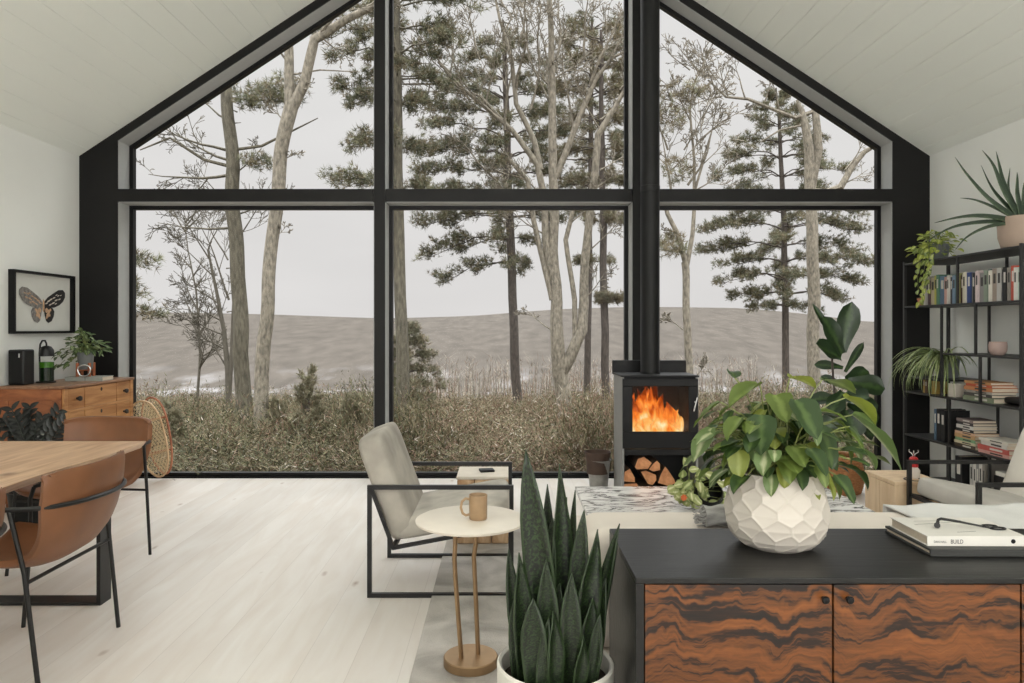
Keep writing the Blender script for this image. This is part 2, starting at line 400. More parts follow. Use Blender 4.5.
# glazing
m, t, b = newmat('window_glass'); t.nodes.remove(b)
tb = N(t, 'BsdfTransparent'); tb.inputs[0].default_value = (.97, .98, .975, 1); gl = N(t, 'BsdfGlossy'); gl.inputs['Roughness'].default_value = .12
fz = N(t, 'Fresnel', IOR=1.08); ms = N(t, 'MixShader'); L(t, fz.outputs[0], ms.inputs[0]); L(t, tb.outputs[0], ms.inputs[1]); L(t, gl.outputs[0], ms.inputs[2])
L(t, ms.outputs[0], t.nodes['Material Output'].inputs[0]); M['glass'] = m
def clip_inset(poly, d):
    n = len(poly); out = []
    cx = sum(p[0] for p in poly)/n; cz = sum(p[1] for p in poly)/n
    ls = []
    for i in range(n):
        a, b_ = Vector((*poly[i], 0)), Vector((*poly[(i+1) % n], 0)); dd = (b_-a).normalized(); nn_ = Vector((-dd.y, dd.x, 0))
        ls.append((a+nn_*d, dd))
    for i in range(n):
        p, u = ls[i-1]; q_, v = ls[i]
        den = u.x*v.y-u.y*v.x; k = ((q_.x-p.x)*v.y-(q_.y-p.y)*v.x)/den; out.append(((p+u*k).x, (p+u*k).y))
    return out
def window(n, poly):
    inn = clip_inset(poly, .034); mb = MB(); k = len(poly); y0, y1 = YG-.028, YG+.03
    vs = [(a, y0, z) for a, z in poly]+[(a, y0, z) for a, z in inn]+[(a, y1, z) for a, z in poly]+[(a, y1, z) for a, z in inn]
    fs = []
    for i in range(k):
        j = (i+1) % k
        fs += [(i, j, k+j, k+i), (2*k+j, 2*k+i, 3*k+i, 3*k+j), (k+i, k+j, 3*k+j, 3*k+i), (j, i, 2*k+i, 2*k+j)]
    mb.add(vs, fs); o = struct(mb.build('window_%d' % n, M['frame'], smooth=False))
    mb = MB(); mb.prism(clip_inset(poly, .026), lambda a, b_, h: (a, h, b_), YG, YG+.006); mb.build('pane', M['glass'], o, smooth=False)
e_ = .001
window(1, [(JL+q, .012), (MLa, .012), (MLa, T0), (JL+q, T0)])
window(2, [(MLb, .012), (MRa, .012), (MRa, T0), (MLb, T0)])
window(3, [(MRb, .012), (JR-q, .012), (JR-q, T0), (MRb, T0)])
window(4, [(JL+q, T1), (MLa, T1), (MLa, zr(MLa)-q), (JL+q, zr(JL+q)-q)])
window(5, [(MLb, T1), (MRa, T1), (MRa, zr(MRa)-q), (XC, zr(XC)-q), (MLb, zr(MLb)-q)])
window(6, [(MRb, T1), (JR-q, T1), (JR-q, zr(JR-q)-q), (MRb, zr(MRb)-q)])

# =================================================================== OUTSIDE
def gz(x, y):
    if y < 24: z = -.22-.055*(y-7)
    elif y < 60: z = -1.155-.12*(y-24)
    elif y < 620: z = -5.475-.10*(y-60)
    elif y < 760: z = -61.5
    else:
        z = -61.5+ (y-760)*.0
    return z
def ridge(x, y):
    px = VX+FPX*x/y if y > 1 else VX
    xs = [-2000, 0, 140, 260, 370, 400, 470, 560, 620, 670, 740, 800, 870, 1200, 3000]; ys = [312, 312, 312, 314, 318, 318, 316, 309, 307, 307, 308, 313, 322, 330, 330]
    return float(np.interp(px, xs, ys))
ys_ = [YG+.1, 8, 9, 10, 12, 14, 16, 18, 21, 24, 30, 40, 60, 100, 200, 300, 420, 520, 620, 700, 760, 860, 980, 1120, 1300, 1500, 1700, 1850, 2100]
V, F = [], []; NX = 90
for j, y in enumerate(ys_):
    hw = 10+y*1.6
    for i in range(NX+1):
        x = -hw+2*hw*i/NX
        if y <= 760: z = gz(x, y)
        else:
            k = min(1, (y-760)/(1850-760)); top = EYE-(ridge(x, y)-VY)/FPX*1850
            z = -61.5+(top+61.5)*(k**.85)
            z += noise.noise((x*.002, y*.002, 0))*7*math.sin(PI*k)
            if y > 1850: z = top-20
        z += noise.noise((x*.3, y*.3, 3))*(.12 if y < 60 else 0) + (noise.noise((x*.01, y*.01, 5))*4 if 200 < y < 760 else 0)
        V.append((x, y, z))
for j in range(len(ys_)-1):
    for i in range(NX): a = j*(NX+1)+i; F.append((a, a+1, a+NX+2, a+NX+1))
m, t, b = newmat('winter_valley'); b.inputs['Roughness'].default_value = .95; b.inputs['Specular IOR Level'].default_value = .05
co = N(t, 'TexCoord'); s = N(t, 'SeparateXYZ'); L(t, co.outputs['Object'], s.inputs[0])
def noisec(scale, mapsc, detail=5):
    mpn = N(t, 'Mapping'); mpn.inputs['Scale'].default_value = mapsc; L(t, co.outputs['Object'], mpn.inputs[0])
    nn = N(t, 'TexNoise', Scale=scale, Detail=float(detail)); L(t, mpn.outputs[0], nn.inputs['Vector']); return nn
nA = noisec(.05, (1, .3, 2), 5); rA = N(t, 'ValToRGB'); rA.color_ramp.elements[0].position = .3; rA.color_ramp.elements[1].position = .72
rA.color_ramp.elements[0].color = C(74, 69, 64); rA.color_ramp.elements[1].color = C(90, 84, 78); L(t, nA.outputs['Fac'], rA.inputs[0])  # bare-wood grey of the hills, with distance haze put into the colour
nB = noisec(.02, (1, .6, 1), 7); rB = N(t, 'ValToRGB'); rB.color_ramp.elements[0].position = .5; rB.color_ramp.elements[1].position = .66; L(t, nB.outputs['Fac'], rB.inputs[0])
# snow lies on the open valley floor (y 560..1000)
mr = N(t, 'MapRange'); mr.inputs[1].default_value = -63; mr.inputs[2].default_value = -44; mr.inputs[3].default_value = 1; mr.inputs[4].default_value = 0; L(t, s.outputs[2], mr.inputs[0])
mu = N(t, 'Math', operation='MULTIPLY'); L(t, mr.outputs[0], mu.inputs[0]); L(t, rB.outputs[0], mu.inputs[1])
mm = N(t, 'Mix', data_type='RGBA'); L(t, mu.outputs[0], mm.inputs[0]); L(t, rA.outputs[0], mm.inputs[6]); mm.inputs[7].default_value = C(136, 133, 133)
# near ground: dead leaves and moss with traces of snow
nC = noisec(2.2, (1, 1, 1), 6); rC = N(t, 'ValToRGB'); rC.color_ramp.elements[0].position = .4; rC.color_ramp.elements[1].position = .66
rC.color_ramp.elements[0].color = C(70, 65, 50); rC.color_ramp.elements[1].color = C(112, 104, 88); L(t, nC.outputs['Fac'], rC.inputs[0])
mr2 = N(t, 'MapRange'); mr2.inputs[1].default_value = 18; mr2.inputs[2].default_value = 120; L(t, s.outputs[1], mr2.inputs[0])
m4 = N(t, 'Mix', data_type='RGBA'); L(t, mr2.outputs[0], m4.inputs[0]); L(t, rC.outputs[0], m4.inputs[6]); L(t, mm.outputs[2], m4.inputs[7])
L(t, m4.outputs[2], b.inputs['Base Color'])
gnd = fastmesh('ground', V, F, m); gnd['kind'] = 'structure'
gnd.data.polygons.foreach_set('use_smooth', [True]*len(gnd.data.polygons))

M['bark_pale'] = plain('pale_bark', C(124, 116, 103), .9, noise_amt=.5, nscale=14, stretch=(2, 2, .8), bump=.5, bscale=14)
M['bark_mid'] = plain('grey_green_bark', C(93, 87, 74), .9, noise_amt=.45, nscale=14, stretch=(2, 2, .5), bump=.5, bscale=14)
M['bark_dark'] = plain('dark_pine_bark', C(77, 69, 63), .9, noise_amt=.4, nscale=14, stretch=(2, 2, .5), bump=.5, bscale=14)
M['twig'] = plain('bare_twigs', C(93, 87, 77), .9, noise_amt=.15)
M['needle1'] = plain('pine_needles', C(126, 124, 99), .8, noise_amt=.3, nscale=3)
M['needle2'] = plain('pine_needles_brown', C(126, 115, 93), .8, noise_amt=.3, nscale=3)
M['needle3'] = plain('pine_needles_dark', C(100, 102, 82), .8, noise_amt=.3, nscale=3)

rng = random.Random(11)
def rv(s_=1): return Vector((rng.uniform(-1, 1), rng.uniform(-1, 1), rng.uniform(-1, 1)))*s_
def branch(mb, p, d, Lg, r, depth, up=.12, wig=.25, kids=5, tips=None, ns=None, rmin=.0055, angle=.75, side=None):
    """recursive bare branch"""
    n = ns or max(3, min(9, int(Lg/.3)+2)); pts = [Vector(p)]; rs = [r]; d = Vector(d).normalized()
    for i in range(n):
        d = (d+rv(wig)*.55+Vector((0, 0, up*.35))).normalized(); pts.append(pts[-1]+d*Lg/n); rs.append(max(rmin, r*(1-.82*(i+1)/n)))
    mb.tube(pts, rs, n=6 if r > .03 else (4 if r > .012 else 3), caps=False)
    if tips is not None: tips.append((pts[-1], d, depth)); tips.append((pts[-2], d, depth))
    if depth > 0:
        for k in range(kids):
            tt = rng.uniform(.25, .97); i = min(n-1, int(tt*n)); f_ = tt*n-i
            q_ = pts[i].lerp(pts[i+1], f_); dd = (pts[i+1]-pts[i]).normalized()
            nd_ = (dd*math.cos(angle)+(rv().cross(dd)).normalized()*math.sin(angle)*rng.uniform(.7, 1.2))
            if side is not None: nd_ = nd_+side*.3
            branch(mb, q_, nd_, Lg*rng.uniform(.35, .62)*(1.15-tt*.5), max(rmin, rs[i]*.55), depth-1, up, wig*1.1, max(2, kids-1), tips, None, rmin, angle)
def trunkpath(pts, Y):  # [(px,py,halfwidth px)]
    P = [W(a, b_, Y) for a, b_, c in pts]; R = [c/FPX*Y for a, b_, c in pts]
    # resample with slight wobble
    out, ro = [], []
    for i in range(len(P)-1):
        k = 4
        for j in range(k):
            f_ = j/k; q_ = P[i].lerp(P[i+1], f_); q_ = q_+Vector((noise.noise(q_*1.3), noise.noise(q_*1.3+Vector((9, 9, 9))), 0))*R[i]*.45
            out.append(q_); ro.append(R[i]*(1-f_)+R[i+1]*f_)
    out.append(P[-1]); ro.append(R[-1]); return out, ro
def root_down(pts, Y):
    x, y_, w_ = pts[0]; g_ = gz(0, Y)-.1; py = VY+(EYE-g_)*FPX/Y
    return [(x+(x-pts[1][0])*.05, py, w_*1.25)]+pts if py > y_ else pts
def tufts(P, D, rng_, nl=13, Lmin=.06, Lmax=.13, wd=.0055):
    P = np.array(P); D = np.array(D); n = len(P); r_ = np.random.RandomState(rng_)
    P = np.repeat(P, nl, 0); D = np.repeat(D, nl, 0)
    dirs = D*.7+r_.normal(0, .55, (n*nl, 3)); dirs /= np.linalg.norm(dirs, axis=1)[:, None]+1e-9
    Lg = r_.uniform(Lmin, Lmax, (n*nl, 1)); sd = np.cross(dirs, r_.normal(0, 1, (n*nl, 3))); sd /= np.linalg.norm(sd, axis=1)[:, None]+1e-9
    a = P+dirs*Lg*.1; V_ = np.stack([a-sd*wd, a+sd*wd, a+dirs*Lg], 1).reshape(-1, 3)
    return V_, np.arange(len(V_)).reshape(-1, 3)
def tree(name, label, cat, Y, trunks, mbark, branches=(), twigs=None, foliage=None, fmats=None, group=None, root=True, seed=1):
    """trunks: list of pixel polylines; branches: explicit branch px polylines; twigs: callable(mb)"""
    rng.seed(seed)
    base = W(trunks[0][0][0], 0, Y); o = thing(name, label, cat, (base.x, Y, gz(base.x, Y)), 0, group)
    off = Vector(o.location)
    mb = MB()
    for i, tp in enumerate(trunks):
        tp2 = root_down(tp, Y) if (i == 0 and root) else tp
        P, R = trunkpath(tp2, Y); mb.tube([p-off for p in P], R, n=12, caps=True)
    mb.build('trunk', mbark, o)
    for bp in branches:
        P, R = trunkpath(bp, Y); MB().tube([p-off for p in P], R, n=6, caps=True).build('branch', mbark, o)
    T_ = []; pieces = []
    if twigs: twigs(pieces, off, T_)
    for pm in pieces: pm.build('branch', mbark, o)
    if foliage:
        P, D = foliage(off, T_)
        if len(P):
            V_, F_ = tufts(P, D, seed)
            mi = np.random.RandomState(seed).randint(0, len(fmats), len(P)).repeat(13)
            fastmesh('needles', V_, F_, fmats, mi, o)
    return o
def spray(mb, off, Y, spots, dep=2, kids=5, up=.1, wig=.3):
    """spots: (px,py, dirx,dirz, length px, radius px)"""
    for (px, py, dx, dz, lp, rp_) in spots:
        mb.append(MB()); branch(mb[-1], W(px, py, Y)-off, Vector((dx, rng.uniform(-.4, .4), dz)), lp/FPX*Y, rp_/FPX*Y, dep, up, wig, kids)

# pines -------------------------------------------------------------
def pine(name, label, Y, trunk, tiers, fm, seed, bark='bark_dark', dens=1.0, spread=.26):
    """tiers: (py, reach left px, reach right px, droop) horizontal boughs with flat sprays of needles"""
    rng.seed(seed); xs = [p[1] for p in trunk][::-1]; xv = [p[0] for p in trunk][::-1]
    P, D = [], []
    def tw(pcs, off, T_):
        for (py, rl, rr, dr) in tiers:
            cx = float(np.interp(py, xs, xv)); c = W(cx, py, Y)-off
            for (reach, sg) in ((rl, -1), (rr, 1), ((rl+rr)/2*.8, 0), ((rl+rr)/2*.8, 2)):
                if reach < 4: continue
                Lg = reach/FPX*Y
                for rep in range(2 if sg in (1, -1) else 1):
                    az = {-1: PI, 1: 0, 0: PI/2, 2: -PI/2}[sg]+rng.uniform(-.5, .5)
                    mb = MB(); pcs.append(mb); ll = Lg*(1 if rep == 0 else rng.uniform(.55, .9)); d = Vector((math.cos(az), math.sin(az), 0))
                    n = 7; pts = [c+Vector((0, 0, rng.uniform(-.06, .06)))]
                    for i in range(n):
                        t_ = (i+1)/n; pts.append(c+d*ll*t_+Vector((0, 0, (dr*t_+.10*math.sin(t_*PI))*ll))+rv(.03*ll))
                    mb.tube(pts, [max(.004, .022*(1-i/n*.85)*min(1, ll)) for i in range(n+1)], n=4, caps=False)
                    # side sprays
                    ns = int(9*max(.6, ll))
                    for k in range(ns):
                        t_ = rng.uniform(.25, 1)**.7; i = min(n-1, int(t_*n)); q_ = pts[i].lerp(pts[i+1], t_*n-i)
                        sd = Vector((-d.y, d.x, 0))*rng.choice((-1, 1)); sdir = (d*.75+sd*rng.uniform(.3, 1)+Vector((0, 0, rng.uniform(-.1, .3)))).normalized()
                        sl = ll*spread*rng.uniform(.5, 1.2); e_2 = q_+sdir*sl
                        mb.tube([q_, q_.lerp(e_2, .5)+rv(.02), e_2], [.006, .005, .003], n=3, caps=False)
                        for kk in range(int(15*dens*max(.5, sl*2.2))+4):
                            f_ = rng.uniform(.25, 1.05); P.append(tuple(q_.lerp(e_2, f_)+rv(.085)+Vector((0, 0, rng.uniform(-.03, .10))))); D.append(tuple((sdir+Vector((0, 0, .5))+rv(.4)).normalized()))
    return tree(name, label, 'tree', Y, [trunk], M[bark], twigs=tw, foliage=lambda off, T_: (P, D), fmats=fm, seed=seed)

FM = [M['needle1'], M['needle2'], M['needle3']]
pine('pine_tree', 'tall slim pine with dark straight trunk and heavy boughs left of the pale forked tree', 17,
     [(518, 420, 5), (514, 330, 4.4), (509, 200, 4), (505, 60, 2.5), (503, 20, 1)],
     [(45, 25, 25, .1), (62, 45, 35, .08), (80, 55, 40, .05), (98, 62, 50, .03), (118, 70, 50, .02), (138, 80, 55, 0), (156, 84, 58, -.03), (176, 84, 60, -.05), (198, 82, 58, -.08), (218, 86, 50, -.12), (238, 82, 30, -.22), (262, 66, 18, -.28)], FM, 21)
pine('pine_tree', 'dark pine trunk standing just right of the pale forked tree', 20,
     [(586, 420, 3.6), (589, 300, 3.2), (591, 150, 2.6), (592, 20, 1.2)],
     [(30, 25, 40, .1), (52, 35, 45, .05), (74, 45, 45, .03), (96, 52, 48, 0), (118, 55, 45, 0), (140, 58, 40, -.04), (162, 50, 38, -.05), (186, 40, 36, -.05), (215, 22, 30, -.1), (262, 14, 26, -.1)], [FM[0], FM[1], FM[1], FM[2]], 22)
pine('pine_tree', 'dark slender pine beside the right upright of the middle window', 16,
     [(606, 430, 4.2), (604, 300, 3.8), (602, 150, 3), (601, 30, 1.4)],
     [(42, 38, 25, .1), (66, 40, 28, .05), (92, 46, 30, 0), (122, 38, 30, 0), (150, 42, 28, -.05), (180, 30, 28, -.05), (222, 20, 20, -.1), (300, 5, 18, -.1)], [FM[1], FM[1], FM[0]], 23)
pine('pine_tree', 'broad layered pine filling the right window beside the pale tall trunk', 20,
     [(786, 400, 3.6), (785, 300, 3.2), (783, 200, 2.6), (779, 120, 1.6), (776, 88, .8)],
     [(98, 12, 12, .2), (112, 22, 26, .1), (126, 32, 34, .05), (142, 44, 40, 0), (158, 54, 48, -.02), (176, 62, 60, -.04), (196, 58, 62, -.04), (212, 72, 70, -.06), (228, 78, 72, -.06), (246, 76, 78, -.06), (262, 60, 74, -.08), (278, 66, 76, -.1), (294, 56, 62, -.12), (306, 34, 30, -.15)], FM, 24, spread=.2)
pine('pine_tree', 'pine with light trunk just right of the left window upright, needles fanning over both panes', 12,
     [(402, 445, 7), (401, 330, 6.2), (398, 200, 5.5), (396, 60, 4.6), (395, -60, 3.6)],
     [(-20, 75, 70, .05), (6, 75, 74, -.05), (30, 70, 62, -.1), (52, 62, 70, -.12), (78, 58, 52, -.1), (104, 50, 40, .05), (150, 60, 34, .15), (190, 64, 30, .02)], [FM[0], FM[2], FM[1]], 25, bark='bark_mid', spread=.22)
pine('pine_tree', 'small sparse pine sapling low beside the pine at the left window upright', 15,
     [(406, 430, 2), (407, 380, 1.5), (408, 322, .6)],
     [(332, 6, 8, .2), (345, 14, 16, .1), (358, 20, 22, 0), (372, 22, 28, -.05), (386, 24, 34, -.1), (400, 24, 30, -.1)], [FM[1], FM[0]], 26, dens=.7)
pine('pine_tree', 'pine at the far left whose bough tips reach past the window jamb', 11,
     [(112, 430, 7), (110, 250, 6), (108, 60, 4)], [(262, 0, 38, -.1), (290, 0, 44, -.15), (312, 0, 44, -.15)], FM, 27, dens=.35)
# tree with grey green trunk, a few needle tufts
def tw1(mb, off, T_):
    spray(mb, off, 12.5, [(226, 150, -1, .15, 70, 1.5), (228, 160, -1, .3, 60, 1.4), (232, 228, -1, .1, 75, 1.3), (228, 120, -1, .4, 50, 1.2), (230, 175, -1, -.05, 85, 1.7), (236, 215, 1, .2, 35, 1), (233, 175, .8, .7, 40, .9)], 3, 5, .05, .35)
    for k in range(16): spray(mb, off, 12.5, [(rng.uniform(226, 240), rng.uniform(100, 330), rng.choice((-1, 1)), .2, 8, .8)], 0, 0)
def fo1(off, T_):
    P, D = [], []
    for (cx, cy, wx, wy, n_) in ((262, 96, 26, 10, 190), (285, 90, 22, 14, 160), (258, 162, 16, 7, 90), (246, 104, 10, 6, 40), (372, 60, 6, 6, 10)):
        for k in range(n_):
            a_ = rng.uniform(0, 2*PI); r_ = rng.random()**.5; P.append(tuple(W(cx+wx*r_*math.cos(a_), cy+wy*r_*math.sin(a_), 12.5)-off+Vector((0, rng.uniform(-.3, .3), 0)))); D.append((rng.uniform(-.6, .6), rng.uniform(-.5, .5), .5))
    return P, D
tree('tree', 'upright tree with thick grey-green trunk in the left window, left of the leaning pale one', 'tree', 12.5,
     [[(244, 425, 8), (241, 330, 7.6), (237, 260, 7.2), (234, 205, 7), (230, 130, 6.2), (227, 85, 5.6), (225, 20, 5)]], M['bark_mid'],
     branches=[[(229, 98, 1.4), (255, 100, 1.1), (290, 102, .6)], [(232, 150, 1.8), (262, 146, 1.5), (290, 132, 1.1), (318, 118, .5)], [(236, 168, 2), (205, 160, 1.6), (170, 138, 1.2), (140, 150, .6)]],
     twigs=tw1, foliage=fo1, fmats=FM, seed=31)
# leaning pale tree
def tw2(mb, off, T_):
    spray(mb, off, 10.5, [(315, 40, 1, .6, 60, 2.2), (300, 40, -.3, 1, 50, 2), (285, 100, 1, .5, 30, 1), (278, 165, .8, .8, 26, .8), (283, 120, -.8, .7, 24, .8), (272, 240, .9, .5, 22, .7), (345, 18, 1, .5, 60, 2), (286, 60, -.6, .8, 40, 1.2), (289, 30, .4, 1, 50, 1.2), (320, 36, .3, -.4, 40, 1)], 3, 5, .1, .35)
tree('tree', 'pale leaning tree that forks high up in the left window', 'tree', 10.5,
     [[(263, 466, 8), (260, 400, 7.2), (263, 340, 7), (268, 300, 6.6), (273, 240, 6.4), (278, 185, 6.8), (283, 150, 6.8), (291, 108, 7)],
      [(290, 112, 5.6), (289, 90, 5), (288, 50, 4.6), (284, -10, 4)], [(290, 112, 6), (305, 82, 5), (314, 40, 4.8), (345, 20, 3.8), (372, 6, 3.2), (410, -12, 2.4)]],
     M['bark_pale'], branches=[[(291, 75, 1.2), (320, 70, .8), (360, 72, .5)]], twigs=tw2, seed=32)
def tw3(mb, off, T_):
    spray(mb, off, 15, [(226, 330, -.6, 1, 60, 1.2), (229, 300, -.5, 1, 90, 1.2), (226, 350, -1, .8, 50, 1), (232, 250, .4, 1, 80, 1), (228, 370, -.8, 1, 60, 1), (220, 320, -1, .5, 45, .8), (228, 260, -.5, 1, 75, .9), (210, 260, -.4, 1, 60, .9), (212, 275, -.9, .8, 50, .8), (232, 215, -.5, 1, 60, .9), (220, 305, -.8, .8, 55, .9), (224, 335, -1, .5, 50, .9), (208, 250, .2, 1, 50, .8)], 3, 6, .15, .25)
tree('tree', 'thin twiggy bare tree behind the thick grey-green trunk in the left window', 'tree', 15,
     [[(229, 425, 3.2), (228, 370, 2.8), (224, 330, 2.2), (216, 290, 1.6), (208, 250, 1)], [(229, 400, 2.4), (233, 330, 2), (236, 270, 1.6), (232, 220, 1)]],
     M['twig'], twigs=tw3, seed=33)
# great pale forked tree
def tw4(mb, off, T_):
    sp = [(480, 60, -.5, 1, 60, 1.2), (470, 100, -.6, 1, 90, 1.2), (505, 130, -.2, 1, 90, 1.6), (516, 90, .1, 1, 90, 1.6), (530, 110, .4, 1, 70, 1.3), (553, 110, -.3, 1, 110, 1.8), (556, 60, .3, 1, 70, 1.6),
          (590, 85, .5, 1, 80, 1.8), (610, 60, .6, 1, 60, 1.4), (575, 130, -.3, 1, 90, 1.5), (600, 120, .8, .6, 50, 1.2), (496, 180, -1, .6, 60, 1.2), (560, 170, .5, 1, 60, 1.2), (585, 60, -.2, 1, 70, 1.5), (620, 90, .6, 1, 40, 1.2), (540, 60, -.4, 1, 70, 1.2), (450, 72, -.8, .8, 50, 1.0), (520, 40, .3, 1, 60, 1.3), (440, 84, -.7, .8, 50, .9), (400, 84, -.5, 1, 40, .8), (500, 120, -.6, .4, 60, 1), (548, 200, -.7, .7, 60, 1), (600, 170, .9, .3, 40, .9), (566, 230, .6, .8, 60, .9), (533, 215, -.8, .5, 60, .9), (590, 250, .9, .6, 40, .8), (512, 20, -.4, 1, 50, 1), (552, 80, .7, .7, 60, 1), (614, 110, .6, .9, 40, 1), (462, 86, -.4, 1, 60, .9), (450, 75, .2, 1, 60, .9), (486, 108, .1, 1, 70, 1), (470, 95, -1, .1, 60, .9), (430, 84, -.2, -.8, 40, .8), (505, 30, .5, 1, 50, 1), (552, 20, -.5, .9, 40, 1), (528, 180, -.9, .4, 50, 1), (545, 235, -1, .5, 55, .9), (594, 190, .8, .6, 45, .9), (600, 130, -.6, .8, 50, 1), (625, 85, -.4, .9, 40, .9), (583, 300, .9, .7, 40, .8), (552, 330, -.9, .8, 35, .7)]
    spray(mb, off, 13, sp, 3, 6, .12, .4)
tree('tree', 'great pale tree with forked many-limbed trunk in the middle window', 'tree', 13,
     [[(566, 440, 8.5), (563, 410, 8), (559, 372, 7.5), (556, 320, 6.2), (554, 250, 5), (554, 190, 4.6), (553, 120, 4), (551, 40, 3), (549, -30, 2.4)],
      [(560, 375, 6), (570, 358, 6), (583, 330, 5.4), (583, 290, 4.6), (588, 230, 4), (594, 180, 3.8), (598, 135, 3.4), (614, 110, 2.4), (630, 80, 1.8)],
      [(554, 282, 4.2), (546, 240, 3.8), (543, 190, 3.4), (538, 165, 3.2), (512, 130, 2.4), (486, 108, 2), (462, 88, 1.6), (438, 62, 1)],
      [(552, 300, 3.4), (544, 262, 2.8), (533, 220, 2.6), (528, 180, 2.4), (510, 160, 2)],
      [(541, 170, 3), (534, 140, 2.8), (516, 104, 2.4), (512, 60, 2), (500, 20, 1.4), (492, -20, 1)],
      [(556, 178, 3.6), (568, 150, 3.2), (583, 108, 2.8), (595, 80, 2.2), (612, 58, 1.6), (628, 50, 1)],
      [(576, 352, 2.4), (574, 300, 2.6), (566, 240, 2.4), (578, 190, 2)]],
     M['bark_pale'], branches=[[(512, 130, 1.8), (480, 96, 1.4), (440, 84, 1), (400, 84, .8)], [(553, 110, 1.2), (530, 60, 1), (520, 10, .8)]], twigs=tw4, seed=34)
# right window
def tw5(mb, off, T_):
    spray(mb, off, 12, [(671, 190, -.2, 1, 70, 1.3), (668, 150, -.3, 1, 60, 1.1), (695, 190, .2, 1, 90, 1.4), (700, 140, .8, .8, 50, 1), (690, 110, .1, 1, 60, .9), (702, 120, .5, 1, 50, .9), (684, 150, .7, 1, 60, .8), (672, 170, .9, .8, 40, .8), (696, 190, 1, .5, 45, .8), (690, 90, .6, 1, 50, .8), (690, 120, -.7, .9, 45, .8), (680, 240, -1, .3, 20, .7), (692, 380, 1, 1, 25, .6), (683, 330, -1, 1, 25, .6)], 3, 6, .12, .3)
def fo5(off, T_):
    P, D = [], []
    for (cx, cy, wx, wy, n_) in ((672, 110, 16, 24, 120), (694, 90, 14, 8, 60), (672, 245, 14, 12, 110), (678, 170, 16, 14, 80)):
        for k in range(n_):
            a_ = rng.uniform(0, 2*PI); r_ = rng.random()**.5; P.append(tuple(W(cx+wx*r_*math.cos(a_), cy+wy*r_*math.sin(a_), 12)-off+Vector((0, rng.uniform(-.3, .3), 0)))); D.append((rng.uniform(-.6, .6), rng.uniform(-.5, .5), .5))
    return P, D
tree('tree', 'thin forked tree just right of the stove flue pipe', 'tree', 12,
     [[(690, 400, 4.2), (687, 330, 3.8), (686, 290, 3.6), (685, 262, 3.8)], [(686, 266, 3), (678, 235, 2.6), (668, 214, 2.2), (662, 190, 1.8)], [(686, 266, 2.8), (692, 235, 2.2), (695, 200, 1.8), (694, 160, 1.4), (690, 110, 1)]],
     M['bark_pale'], branches=[[(688, 185, 1.4), (700, 168, 1), (712, 130, .7), (730, 120, .4)]], twigs=tw5, foliage=fo5, fmats=[FM[1], FM[1], FM[0]], seed=35)
def tw6(mb, off, T_):
    spray(mb, off, 14, [(728, 96, -.6, 1, 40, .9), (745, 98, -.2, 1, 40, .9), (700, 75, -.6, 1, 40, .9), (715, 90, -.5, 1, 45, .8), (765, 102, .3, 1, 30, .8), (722, 96, -.8, -.1, 40, .8), (780, 112, -.3, .9, 35, .8), (705, 80, -.2, 1, 40, .8), (812, 90, .7, .9, 40, .9), (838, 185, .9, .4, 40, .9), (845, 170, .5, 1, 40, 1), (826, 118, 1, .5, 40, 1), (690, 70, -1, .6, 40, .8), (735, 95, -.9, .4, 40, .8)], 3, 5, .1, .35)
tree('tree', 'tall pale trunk with long arching branch in front of the layered pine, right window', 'tree', 14,
     [[(816, 430, 6.2), (814, 330, 6), (812, 230, 5.6), (810, 160, 5), (806, 128, 4), (803, 112, 2.6), (797, 100, 1.2)], [(812, 190, 4), (818, 150, 4), (816, 118, 3.6), (812, 60, 3)],
      [(840, 188, 3.4), (852, 166, 3), (864, 152, 2.4), (884, 140, 1.4)]],
     M['bark_pale'], branches=[[(812, 112, 2.2), (796, 118, 2), (775, 110, 1.8), (748, 99, 1.6), (726, 97, 1.2), (708, 80, .8)], [(808, 124, 1.2), (780, 130, 1), (760, 142, .6)], [(812, 190, 3), (826, 192, 3), (842, 186, 3)]],
     twigs=tw6, seed=36)

# slimmer bare trees standing among the others
def bare(label, Y, trunk, seed, n=16, reach=60, mat_='twig'):
    def tw(pcs, off, T_):
        xs = [p[1] for p in trunk][::-1]; xv = [p[0] for p in trunk][::-1]; y0, y1 = xs[0], xs[-1]
        for k in range(n):
            py = y0+(y1-y0)*rng.random()**1.1*.8; px = float(np.interp(py, xs, xv)); sg = rng.choice((-1, 1))
            spray(pcs, off, Y, [(px, py, sg*rng.uniform(.4, 1), rng.uniform(.5, 1.1), reach*rng.uniform(.5, 1.1), 1.0)], 2, 6, .12, .32)
    tree('bare_tree', label, 'tree', Y, [trunk], M[mat_], twigs=tw, seed=seed)
bare('slim twiggy bare tree in the left window, nearest the jamb', 17, [(196, 420, 1.5), (200, 350, 1.2), (196, 290, .9), (188, 250, .6), (184, 215, .3)], 64, 18, 40)
